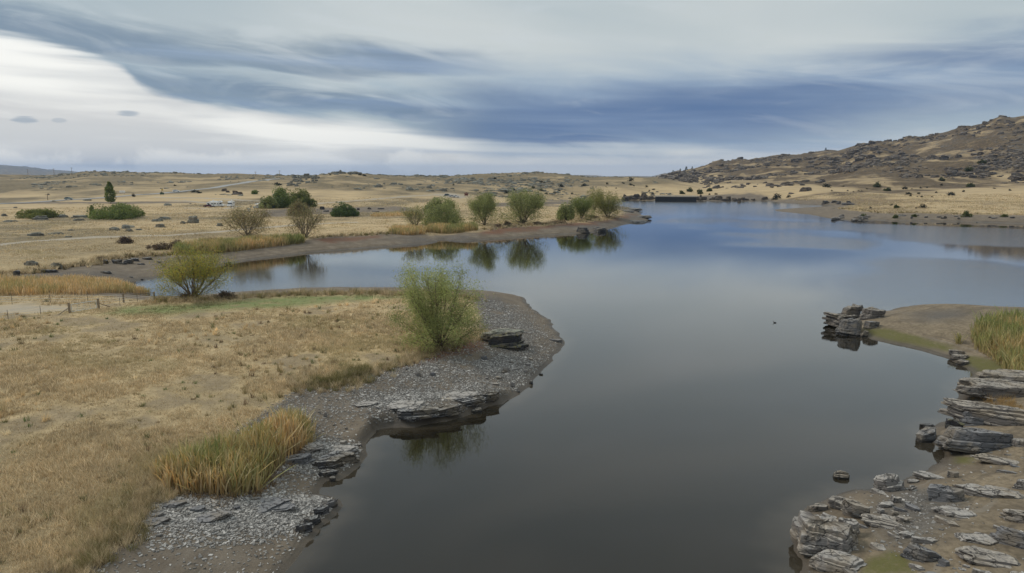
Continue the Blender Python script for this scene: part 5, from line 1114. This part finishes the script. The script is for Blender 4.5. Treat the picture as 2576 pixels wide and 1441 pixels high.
# rank tussocks along the edges of the banks
def edge_tussocks(label, line, n, nb, h, seed, wd, off=.5, cols=None):
    g = np.random.default_rng(seed); L = np.array([p[:2] for p in hits(line)]); sl = np.concatenate([[0], np.cumsum(np.linalg.norm(np.diff(L, axis=0), axis=1))])
    f = g.uniform(0, sl[-1], n); q = np.stack([np.interp(f, sl, L[:, 0]), np.interp(f, sl, L[:, 1])], 1) + g.normal(0, off, (n, 2))
    P2 = np.repeat(q, nb, 0) + g.normal(0, .13, (n * nb, 2)); P = np.column_stack([P2, gsample(GZ, P2[:, 0], P2[:, 1]) - .02])
    hh_ = np.repeat(h * g.lognormal(0, .3, n), nb) * g.uniform(.6, 1.1, n * nb); c = pal(cols or (STRAW + [(0.20, 0.185, 0.07), (0.25, 0.21, 0.09)]), n, g, .12); c = np.repeat(c, nb, 0) * (1 + g.normal(0, .12, (n * nb, 1)))
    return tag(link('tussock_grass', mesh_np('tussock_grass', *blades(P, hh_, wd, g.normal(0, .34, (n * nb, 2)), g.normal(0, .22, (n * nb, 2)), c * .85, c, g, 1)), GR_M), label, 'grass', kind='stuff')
# separate tussocks and a few green weeds in the paddock
def tussocks(label, n, nb, h, seed, cols, wd0, thr=0.0):
    g = np.random.default_rng(seed); xs, ys = log_polar(n, -41, 0, 28, 118, g); k = (gsample(g1, xs, ys) > .9) & (gsample(green, xs, ys) < .2) & (gsample(m_gate, xs, ys) < .1) & (fbm(xs, ys, 12, 3, seed) > thr); xs, ys = xs[k], ys[k]; n = len(xs)
    q = np.column_stack([xs, ys]); P2 = np.repeat(q, nb, 0) + g.normal(0, .10, (n * nb, 2)); P = np.column_stack([P2, gsample(GZ, P2[:, 0], P2[:, 1]) - .02]); r_ = np.hypot(P2[:, 0], P2[:, 1])
    hh_ = np.repeat(h * g.lognormal(0, .4, n), nb) * g.uniform(.55, 1.1, n * nb); c = np.repeat(pal(cols, n, g, .15), nb, 0) * (1 + g.normal(0, .1, (n * nb, 1)))
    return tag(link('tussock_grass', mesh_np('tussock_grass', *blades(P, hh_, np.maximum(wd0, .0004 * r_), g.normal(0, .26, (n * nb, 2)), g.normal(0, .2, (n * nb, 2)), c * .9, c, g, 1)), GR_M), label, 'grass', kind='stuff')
tussocks('pale tussocks standing out of the paddock grass', 1500, 26, .62, 51, [(0.80, 0.66, 0.43), (0.72, 0.56, 0.34), (0.66, 0.50, 0.28)], .012)
tussocks('olive and brown tufts in the paddock grass', 1300, 20, .42, 52, [(0.27, 0.24, 0.11), (0.33, 0.26, 0.13), (0.24, 0.17, 0.10), (0.20, 0.21, 0.09)], .012)
tussocks('small green weeds in the paddock grass', 160, 18, .35, 53, [(0.12, 0.17, 0.06), (0.16, 0.20, 0.07)], .014, .1)
edge_tussocks('rank grass overhanging the near left bank', [(171, 1440), (263, 1386), (284, 1348), (321, 1320), (328, 1280), (362, 1259), (424, 1240)], 420, 34, .55, 31, .012, .55)
edge_tussocks('rank grass along the bank behind the gravel point', [(735, 985), (760, 972), (800, 976), (860, 970), (900, 950), (950, 930), (1010, 915), (1060, 895), (1090, 880), (1140, 866), (1190, 852), (1212, 836)], 520, 30, .62, 32, .016, .7)
edge_tussocks('green-brown sedge clumps at the inner corner of the gravel point', [(790, 962), (840, 962), (880, 945), (930, 930)], 90, 55, .75, 33, .016, .5, [(0.20, 0.185, 0.07), (0.26, 0.22, 0.095)])
edge_tussocks('tall pale grass along the back bank of the paddock', [(1195, 752), (1150, 745), (1050, 740), (900, 738), (750, 740), (600, 749), (480, 758), (380, 757)], 900, 16, .75, 34, .03, .9)
edge_tussocks('rank brown grass along the far mud inlet', [(0, 692), (110, 680), (160, 671), (240, 664), (262, 652), (390, 641), (440, 638)], 420, 16, .9, 35, .06, 1.2, STRAW + [(0.18, 0.14, 0.07), (0.2, 0.17, 0.08)])
edge_tussocks('rank grass along the bank of the wooded point', [(800, 597), (920, 591), (990, 586)], 200, 14, .8, 36, .07, 1.2)
edge_tussocks('grass under the shore willows of the wooded point', [(1205, 578), (1300, 569), (1400, 561), (1500, 553), (1545, 545)], 320, 14, .9, 37, .08, 1.6, STRAW + [(0.2, 0.19, 0.08)])
edge_tussocks('orange dry tussocks growing between the big ledges', [(2485, 1000), (2530, 1020), (2560, 1045), (2580, 1062)], 60, 40, .5, 38, .012, .5, [(0.42, 0.28, 0.12), (0.36, 0.24, 0.11)])
edge_tussocks('scattered tufts along the far right beach', [(2110, 524), (2200, 533), (2300, 535), (2400, 537), (2576, 540)], 260, 12, .8, 39, .1, 2.0, STRAW + [(0.24, 0.2, 0.08)])
edge_tussocks('brown dead litter at the foot of the tall reeds', [(400, 1232), (470, 1246), (560, 1252), (650, 1244), (700, 1190), (770, 1130)], 160, 18, .30, 40, .016, .35, [(0.30, 0.2, 0.10), (0.40, 0.28, 0.15), (0.18, 0.12, 0.07)])
# ------------------------------------------------------------------ road, dam, fence, vehicles and other made things
def strip(name, pts, wid, mat, lift, label, cat='road'):
    L = hits(pts)[:, :2]; sl = np.concatenate([[0], np.cumsum(np.linalg.norm(np.diff(L, axis=0), axis=1))])
    f = np.linspace(0, sl[-1], 160); C = np.stack([np.interp(f, sl, L[:, 0]), np.interp(f, sl, L[:, 1])], 1)
    for _ in range(8): C[1:-1] = (C[:-2] + 2 * C[1:-1] + C[2:]) / 4
    T = np.gradient(C, axis=0); T /= np.linalg.norm(T, axis=1, keepdims=True); N = np.stack([-T[:, 1], T[:, 0]], 1)
    offs = (-.5, -.25, 0, .25, .5); cols_ = [C + N * wid * k for k in offs]
    zc = np.max([gsample(GZ, c[:, 0], c[:, 1]) for c in cols_], 0) + lift
    for _ in range(4): zc[1:-1] = (zc[:-2] + 2 * zc[1:-1] + zc[2:]) / 4
    V = np.stack([np.column_stack([c, zc]) for c in cols_], 1).reshape(-1, 3); m = len(offs)
    low = V.copy(); low[:, 2] -= 1.2
    i = np.arange(len(C) - 1)[:, None] * m; j = np.arange(m - 1)[None]
    Q = np.stack([i + j, i + m + j, i + m + j + 1, i + j + 1], -1).reshape(-1, 4)
    n = len(V); V = np.concatenate([V, low]); a = np.arange(len(C) - 1) * m
    Q = np.concatenate([Q, np.stack([a, a + n, a + m + n, a + m], 1), np.stack([a + m - 1, a + 2 * m - 1, a + 2 * m - 1 + n, a + m - 1 + n], 1)])
    o = link(name, mesh_np(name, V, Q), mat); tag(o, label, cat, kind='structure'); return C, zc
ASPH = plain('asphalt', (0.30, 0.295, 0.285), 0.9, 0, 0.15, 0.5)
ROADC, ROADZ = strip('road', [(-60, 515), (0, 512.5), (75, 509.5), (175, 502.5), (265, 497), (300, 494), (375, 489), (450, 482.5), (525, 474), (566, 467.5), (616, 460), (671, 452.5), (700, 449.5)], 7.0, ASPH, .12, 'grey sealed road climbing over the low hill')

WOOD = plain('weathered_post', (0.24, 0.19, 0.135), 0.9, 0, 0.3, 6); STEEL = plain('galvanised_steel', (0.55, 0.58, 0.57), 0.5, 0.15, 0.1, 8); WAR = plain('dark_steel_post', (0.045, 0.038, 0.035), 0.7, 0.2, 0.2, 8)
def cD(x, y): return (x * .2933, 629 + y * .2933)
root = empty('post_and_wire_fence', tuple(hit(*cD(900, 500)))); tag(root, 'post and wire fence along the paddock by the head of the bay', 'fence')
def fpost(cx, cy, wood, hgt):
    p = hit(*cD(cx, cy)); z = zat(p[0], p[1])
    if wood: V, Q, T = tube(np.array([[0, 0, -.3], [0, 0, hgt * .5], [0, 0, hgt]]), [.13, .125, .115], 8)
    else: V, Q, T = merge([box(0, 0, hgt / 2 - .15, .05, .012, hgt + .3), box(0, .02, hgt / 2 - .15, .012, .045, hgt + .3)])[:3]
    o = link('post', mesh_np('post', V, Q, T), WOOD if wood else WAR, root); o.location = np.array([p[0], p[1], z]) - np.array(root.location)
    return np.array([p[0], p[1], z])
FA = [fpost(-260, 660, False, 1.15), fpost(-90, 620, False, 1.15), fpost(70, 592, False, 1.15), fpost(350, 552, False, 1.15)]
FB = [fpost(-200, 470, False, 1.2), fpost(105, 466, False, 1.2), fpost(433, 460, False, 1.2), fpost(757, 462, False, 1.2)]
gA = hit(*cD(598, 538)); gB = hit(*cD(848, 506))
FC = [fpost(1030, 476, False, 1.1), fpost(1062, 450, True, 1.35), fpost(1180, 450, False, 1.15), fpost(1326, 436, True, 1.3)]
def wires(line, hs):
    for h_ in hs:
        P = np.array([np.array(p) + np.array([0, 0, h_]) for p in line])
        o = link('wire', mesh_np('wire', *tube(P, .012, 4)), STEEL, root); o.location = -np.array(root.location)
wires(FA + [np.array([gA[0], gA[1], zat(gA[0], gA[1])])], (.35, .65, .95, 1.1))
wires(FB + [FC[1]], (.4, .75, 1.1)); wires([np.array([gB[0], gB[1], zat(gB[0], gB[1])]), FC[0], FC[2], FC[3]], (.4, .75, 1.05))
rail = link('rail', mesh_np('rail', *tube(np.array([FC[1] + [-.9, 0, 1.22], FC[1] + [0, 0, 1.22], FC[3] + [0, 0, 1.18]]), .05, 6)), WOOD, root); rail.location = -np.array(root.location)
gz = min(zat(gA[0], gA[1]), zat(gB[0], gB[1])); gL = math.hypot(gB[0] - gA[0], gB[1] - gA[1]); gang = math.atan2(gB[1] - gA[1], gB[0] - gA[0])
root = empty('farm_gate', (gA[0], gA[1], gz + .05), gang); tag(root, 'galvanised farm gate hung between two wooden posts', 'gate')
for x_ in (0.0, gL): link('post', mesh_np('post', *tube(np.array([[x_, 0, -.4], [x_, 0, .7], [x_, 0, 1.35]]), [.15, .145, .13], 8)), WOOD, root)
fr = [tube(np.array([[.25, 0, z_], [gL - .25, 0, z_]]), .042, 6) for z_ in (.18, 1.12)] + [tube(np.array([[x_, 0, .18], [x_, 0, 1.12]]), .042, 6) for x_ in (.25, gL - .25)]
link('gate_frame', mesh_np('gate_frame', *merge(fr)[:3]), STEEL, root)
for z_ in (.36, .54, .73, .92): link('bar', mesh_np('bar', *tube(np.array([[.25, 0, z_], [gL - .25, 0, z_]]), .014, 5)), STEEL, root)
for k in (1, 2, 3): x_ = .25 + (gL - .5) * k / 4; link('upright', mesh_np('upright', *tube(np.array([[x_, .03, .18], [x_, .03, 1.12]]), .018, 5)), STEEL, root)
link('brace', mesh_np('brace', *tube(np.array([[0, 0, .75], [-1.6, -.1, -.05]]), .06, 6)), WOOD, root)
link('brace', mesh_np('brace', *tube(np.array([[gL, 0, .75], [gL + 1.5, .1, .0]]), .06, 6)), WOOD, root)
# straight concrete-faced dam
DAMC = plain('dark_concrete', (0.022, 0.021, 0.021), 0.85, 0, 0.35, .35)
dA, dB = at(1648, 505.5), at(1752, 506.5); dl = dB - dA; dL = math.hypot(dl[0], dl[1])
root = empty('dam', (dA[0], dA[1], 0), math.atan2(dl[1], dl[0])); tag(root, 'long dark concrete dam wall closing the far end of the lake', 'dam')
n_p = 9
for k in range(n_p):
    w_ = dL / n_p; q = box(w_ * (k + .5), 1.2, .6, w_ - .03, 2.4, 4.4); q[0][4:6, 1] += .5
    link('wall_panel', mesh_np('wall_panel', *q), DAMC, root)
link('coping', mesh_np('coping', *box(dL / 2, 1.6, 2.95, dL + 1, 2.2, .28)), plain('coping', (0.05, 0.048, 0.046), .85), root)
for k in range(21): link('rail_post', mesh_np('rail_post', *box(dL * k / 20, 1.0, 3.6, .12, .12, 1.15)), STEEL, root)
for z_ in (3.6, 4.15): link('handrail', mesh_np('handrail', *tube(np.array([[0, 1.0, z_], [dL, 1.0, z_]]), .05, 5)), STEEL, root)

GLASS = plain('dark_glass', (0.02, 0.025, 0.03), 0.08); TYRE = plain('tyre', (0.02, 0.02, 0.02), .9); RIM = plain('rim', (0.4, 0.4, 0.4), .4, .8)
def paint(name, c): return plain(name, c, .3, 0, .04, 2)
WHITE = paint('white_paint', (0.78, 0.78, 0.77)); GREYP = paint('sage_paint', (0.20, 0.25, 0.24)); DRED = paint('dark_red_paint', (0.10, 0.02, 0.025)); DTEAL = paint('dark_teal_paint', (0.03, 0.07, 0.075)); SILV = paint('silver_paint', (0.5, 0.52, 0.53))
LAMP = paint('lamp_glass', (0.75, 0.74, 0.70)); REDL = paint('red_lamp', (0.35, 0.02, 0.02))
def prof(pts, w, taper_top=None, inset=0.0):
    """extrude a side profile across the width; points above the beltline pull in"""
    P = np.array(pts, float); n = len(P); zb = taper_top if taper_top is not None else 1e9
    pull = np.where(P[:, 1] > zb, (P[:, 1] - zb) * .28, 0)
    Lft = np.column_stack([P[:, 0], -w / 2 + pull + inset, P[:, 1]]); Rgt = np.column_stack([P[:, 0], w / 2 - pull - inset, P[:, 1]])
    V = np.concatenate([Lft, Rgt]); i = np.arange(n); j = (i + 1) % n
    Q = np.stack([i, j, j + n, i + n], 1); c0 = Lft.mean(0); c1 = Rgt.mean(0); V = np.concatenate([V, [c0, c1]])
    T = np.concatenate([np.stack([j, i, np.full(n, 2 * n)], 1), np.stack([i + n, j + n, np.full(n, 2 * n + 1)], 1)])
    return V, Q, T
def wheels(root, xs, w, r=.33):
    for x_ in xs:
        for s in (-1, 1):
            ty = link('wheel', mesh_np('wheel', *tube(np.array([[x_, s * (w / 2 - .2), r], [x_, s * (w / 2 + .01), r]]), r, 14)), TYRE, root)
            link('rim', mesh_np('rim', *tube(np.array([[x_, s * (w / 2), r], [x_, s * (w / 2 + .025), r]]), r * .6, 10)), RIM, ty)
def car(label, x, y, ang, mat, style='hatch', group=None):
    p = hit(x, y); z = zat(p[0], p[1])
    if style == 'road': k = int(np.argmin((ROADC[:, 0] - p[0]) ** 2 + (ROADC[:, 1] - p[1]) ** 2)); p = np.array([ROADC[k][0], ROADC[k][1], 0]); z = ROADZ[k] + .01
    root = empty('parked_car' if style != 'road' else 'car', (p[0], p[1], z), ang); tag(root, label, 'car', group)
    body = [(-2.15, .35), (-2.2, .75), (-2.05, .95), (-1.5, 1.0), (1.1, .98), (1.95, .82), (2.15, .6), (2.12, .35)]
    link('body', mesh_np('body', *prof(body, 1.76)), mat, root)
    cab = [(-1.95, .96), (-1.55, 1.42), (-.6, 1.52), (.15, 1.48), (1.0, .97)]
    link('cabin', mesh_np('cabin', *prof(cab, 1.66, .95)), mat, root)
    link('side_window', mesh_np('side_window', *prof([(-1.65, 1.02), (-1.38, 1.36), (-.6, 1.44), (.1, 1.40), (.75, 1.02)], 1.69, .95)), GLASS, root)
    link('windscreen', mesh_np('windscreen', *prof([(.22, 1.45), (.30, 1.44), (1.03, 1.0), (.93, .99)], 1.45, .95, .06)), GLASS, root)
    link('rear_window', mesh_np('rear_window', *prof([(-1.93, 1.02), (-1.99, 1.02), (-1.62, 1.40), (-1.56, 1.39)], 1.45, .95, .06)), GLASS, root)
    for s in (-1, 1):
        link('headlight', mesh_np('headlight', *box(2.06, s * .62, .72, .16, .34, .13)), LAMP, root); link('tail_light', mesh_np('tail_light', *box(-2.15, s * .68, .82, .1, .26, .16)), REDL, root)
    wheels(root, (-1.35, 1.35), 1.74); return root
car('sage grey hatchback driving on the road past the poplar', 182, 503, .18, GREYP, 'road')
car('white car driving up the road towards the hill', 450, 483.5, .35, WHITE, 'road')
car('dark teal car parked on the gravel car park', 1126, 493, .2, DTEAL)
car('silver car parked first in the pair on the gravel car park', 1137, 496, .5, SILV)
car('white car parked second in the pair on the gravel car park', 1147, 496.5, .5, WHITE)
car('dark red car parked nose-out in front of the motorhomes', 523, 520.5, pi, DRED)
car('pale silver car parked beside the caravan with the awning', 648, 523.5, 2.8, SILV)
def rbox(x0, x1, z0, z1, w, r=.25):
    pts = [(x0, z0), (x0, z1 - r), (x0 + r * .3, z1 - r * .3), (x0 + r, z1), (x1 - r, z1), (x1 - r * .3, z1 - r * .3), (x1, z1 - r), (x1, z0)]
    return prof(pts, w)
def motorhome(label, x, y, ang, luton=True):
    p = hit(x, y); root = empty('motorhome', (p[0], p[1], zat(p[0], p[1])), ang); tag(root, label, 'motorhome')
    link('body', mesh_np('body', *rbox(-3.3, 1.3, .5, 2.95, 2.25)), WHITE, root)
    link('cab', mesh_np('cab', *prof([(1.3, .45), (1.3, 2.15), (1.75, 2.1), (2.35, 1.3), (3.05, 1.1), (3.2, .8), (3.15, .45)], 2.0, 1.2)), WHITE, root)
    if luton: link('overcab', mesh_np('overcab', *prof([(1.2, 2.05), (1.2, 3.15), (2.1, 3.1), (2.55, 2.6), (2.35, 2.15)], 2.2)), WHITE, root)
    link('windscreen', mesh_np('windscreen', *prof([(1.80, 2.02), (1.88, 2.04), (2.42, 1.35), (2.32, 1.32)], 1.8)), GLASS, root)
    for s in (-1, 1):
        for x_, w_ in ((-2.3, .9), (-.6, .9)): link('window', mesh_np('window', *box(x_, s * 1.126, 1.95, w_, .02, .55)), GLASS, root)
        link('cab_window', mesh_np('cab_window', *box(1.75, s * .93, 1.6, .65, .06, .5)), GLASS, root); link('headlight', mesh_np('headlight', *box(3.12, s * .7, .85, .12, .3, .2)), LAMP, root)
    link('roof_vent', mesh_np('roof_vent', *box(-.8, 0, 3.02, .6, .6, .16, .8)), SILV, root); link('roof_dish', mesh_np('roof_dish', *tube(np.array([[-1.9, 0, 2.9], [-1.9, 0, 3.25], [-1.9, .1, 3.32]]), [.08, .08, .4], 10)), WHITE, root)
    wheels(root, (-1.9, 2.35), 2.1, .36); return root
def caravan(label, x, y, ang, awning=False):
    p = hit(x, y); root = empty('caravan', (p[0], p[1], zat(p[0], p[1])), ang); tag(root, label, 'caravan')
    link('body', mesh_np('body', *rbox(-2.6, 2.6, .5, 2.6, 2.2, .45)), WHITE, root)
    for s in (-1, 1):
        for x_, w_ in ((-1.7, 1.0), (.1, .7), (1.6, .9)): link('window', mesh_np('window', *box(x_, s * 1.103, 1.75, w_, .02, .5)), GLASS, root)
    link('front_window', mesh_np('front_window', *box(2.61, 0, 1.75, .03, 1.5, .55)), GLASS, root)
    link('door', mesh_np('door', *box(.8, -1.108, 1.35, .6, .03, 1.6)), SILV, root)
    link('drawbar', mesh_np('drawbar', *tube(np.array([[2.5, 0, .5], [3.7, 0, .5]]), .06, 6)), WAR, root); wheels(root, (-.3,), 2.15, .33)
    if awning:
        q = box(.2, -2.3, 2.3, 4.2, 2.5, .06); q[0][[0, 1, 4, 5], 2] -= .35; link('awning', mesh_np('awning', *q), WHITE, root)
        for x_ in (-1.8, 2.2): link('awning_pole', mesh_np('awning_pole', *tube(np.array([[x_, -3.5, 0], [x_, -3.5, 1.95]]), .03, 6)), STEEL, root)
    return root
caravan('long white caravan behind the dark red car', 535, 520.5, .1)
motorhome('white motorhome with raised overcab at the end of the caravan', 547, 520, .1)
motorhome('white motorhome facing the lake on the gravel track', 581, 520, -1.45, False)
caravan('white caravan with an open awning beside the willow clump', 661, 523, -1.0, True)
# signs, kiosk, power poles
GREENS = plain('green_board', (0.03, 0.07, 0.045), .5); YELS = plain('yellow_board', (0.55, 0.34, 0.03), .5)
def sign(label, x, y, w_, h_, zc, mat, ang=.2):
    p = hit(x, y); root = empty('road_sign', (p[0], p[1], zat(p[0], p[1])), ang); tag(root, label, 'sign')
    link('board', mesh_np('board', *box(0, -.08, zc, w_, .05, h_)), mat, root)
    for x_ in (-w_ * .35, w_ * .35): link('post', mesh_np('post', *box(x_, 0, zc / 2 - .1, .1, .1, zc + .2)), WOOD, root)
sign('wide white road sign beside the poplar', 308, 489, 3.6, 1.3, 1.9, WHITE); sign('dark green board at the track junction', 408, 491, 2.4, 1.1, 1.1, GREENS); sign('small yellow sign on a post by the track junction', 409, 487, 1.1, 1.1, 2.6, YELS)
p = hit(1173, 494); root = empty('information_shelter', (p[0], p[1], zat(p[0], p[1])), .3); tag(root, 'small reddish information shelter at the end of the gravel car park', 'shelter')
RBR = plain('red_brown_timber', (0.16, 0.05, 0.03), .8)
for x_ in (-1.1, 1.1): link('post', mesh_np('post', *box(x_, 0, 1.0, .16, .16, 2.2)), RBR, root)
link('panel', mesh_np('panel', *box(0, 0, 1.2, 2.0, .1, 1.2)), RBR, root); link('roof', mesh_np('roof', *prof([(-1.6, 2.1), (0, 2.75), (1.6, 2.1), (1.6, 1.98), (-1.6, 1.98)], 1.6)), RBR, root)
def pole(label, x, ybase, hpx, Yd=None, group=None):
    p = hit(x, ybase) if Yd is None else None
    if p is None: xw = (x - 1288) / F * Yd * CT; p = np.array([xw, Yd, zat(xw, Yd)])
    H_ = hpx / ppm(p); root = empty('power_pole', (p[0], p[1], zat(p[0], p[1])), .3); tag(root, label, 'pole', group)
    link('post', mesh_np('post', *tube(np.array([[0, 0, -.5], [0, 0, H_]]), [.22, .16], 8)), WOOD, root); link('crossarm', mesh_np('crossarm', *box(0, 0, H_ - .35, 2.4, .2, .2)), WOOD, root)
    for x_ in (-1, 0, 1): link('insulator', mesh_np('insulator', *tube(np.array([[x_, 0, H_ - .25], [x_, 0, H_ + .05]]), [.08, .05], 6)), SILV, root)
for x_, h_ in ((70, 14), (136, 16), (181, 14), (643, 10), (703, 13)): pole('wooden power pole on the skyline of the low hill', x_, 440, h_, 755 if x_ < 300 else 700, 'power poles along the skyline')
pole('wooden power pole in the straw field left of the poplar', 120.5, 503.5, 15)
# a duck on the open water
DUCK = plain('duck_feathers', (0.03, 0.026, 0.022), .7, 0, .3, 12); BILL = plain('duck_bill', (0.12, 0.10, 0.05), .5)
p = at(1949, 812); th = np.linspace(0, 1, 9)
root = empty('duck', (p[0], p[1], 0), 2.9); root.scale = (.62,) * 3; tag(root, 'dark duck swimming alone on the open lake', 'bird')
body = tube(np.column_stack([np.linspace(-.34, .30, 9), np.zeros(9), .06 + .05 * np.array([2.2, 1.0, .4, .2, .2, .3, .5, .8, 1.0])]), [.01, .06, .11, .14, .15, .14, .12, .08, .03], 10)
neck = tube(np.array([[.22, 0, .12], [.29, 0, .22], [.30, 0, .32], [.33, 0, .38], [.38, 0, .385], [.42, 0, .37]]), [.06, .042, .042, .062, .055, .012], 8)
link('body', mesh_np('body', *merge([body, neck])[:3], smooth=True), DUCK, root); link('bill', mesh_np('bill', *box(.45, 0, .36, .09, .05, .022, .7)), BILL, root); link('tail', mesh_np('tail', *box(-.36, 0, .18, .12, .1, .03, .6)), DUCK, root)
# ------------------------------------------------------------------ air: faint even haze round everything
HM_ = bpy.data.materials.new('haze'); HM_.use_nodes = True; nt = NT(HM_.node_tree); HM_.node_tree.nodes.clear()
out = nt.node('ShaderNodeOutputMaterial'); pv = nt.node('ShaderNodeVolumePrincipled')
pv.inputs['Color'].default_value = (0.34, 0.58, 1.0, 1); pv.inputs['Density'].default_value = 6.0e-5; pv.inputs['Anisotropy'].default_value = 0.0
nt.l.new(pv.outputs[0], out.inputs['Volume'])
tag(link('haze', mesh_np('haze', *box(0, 0, 45, 33000, 33000, 290)), HM_), 'thin blue haze in the air over the lake and hills', 'haze', kind='stuff')
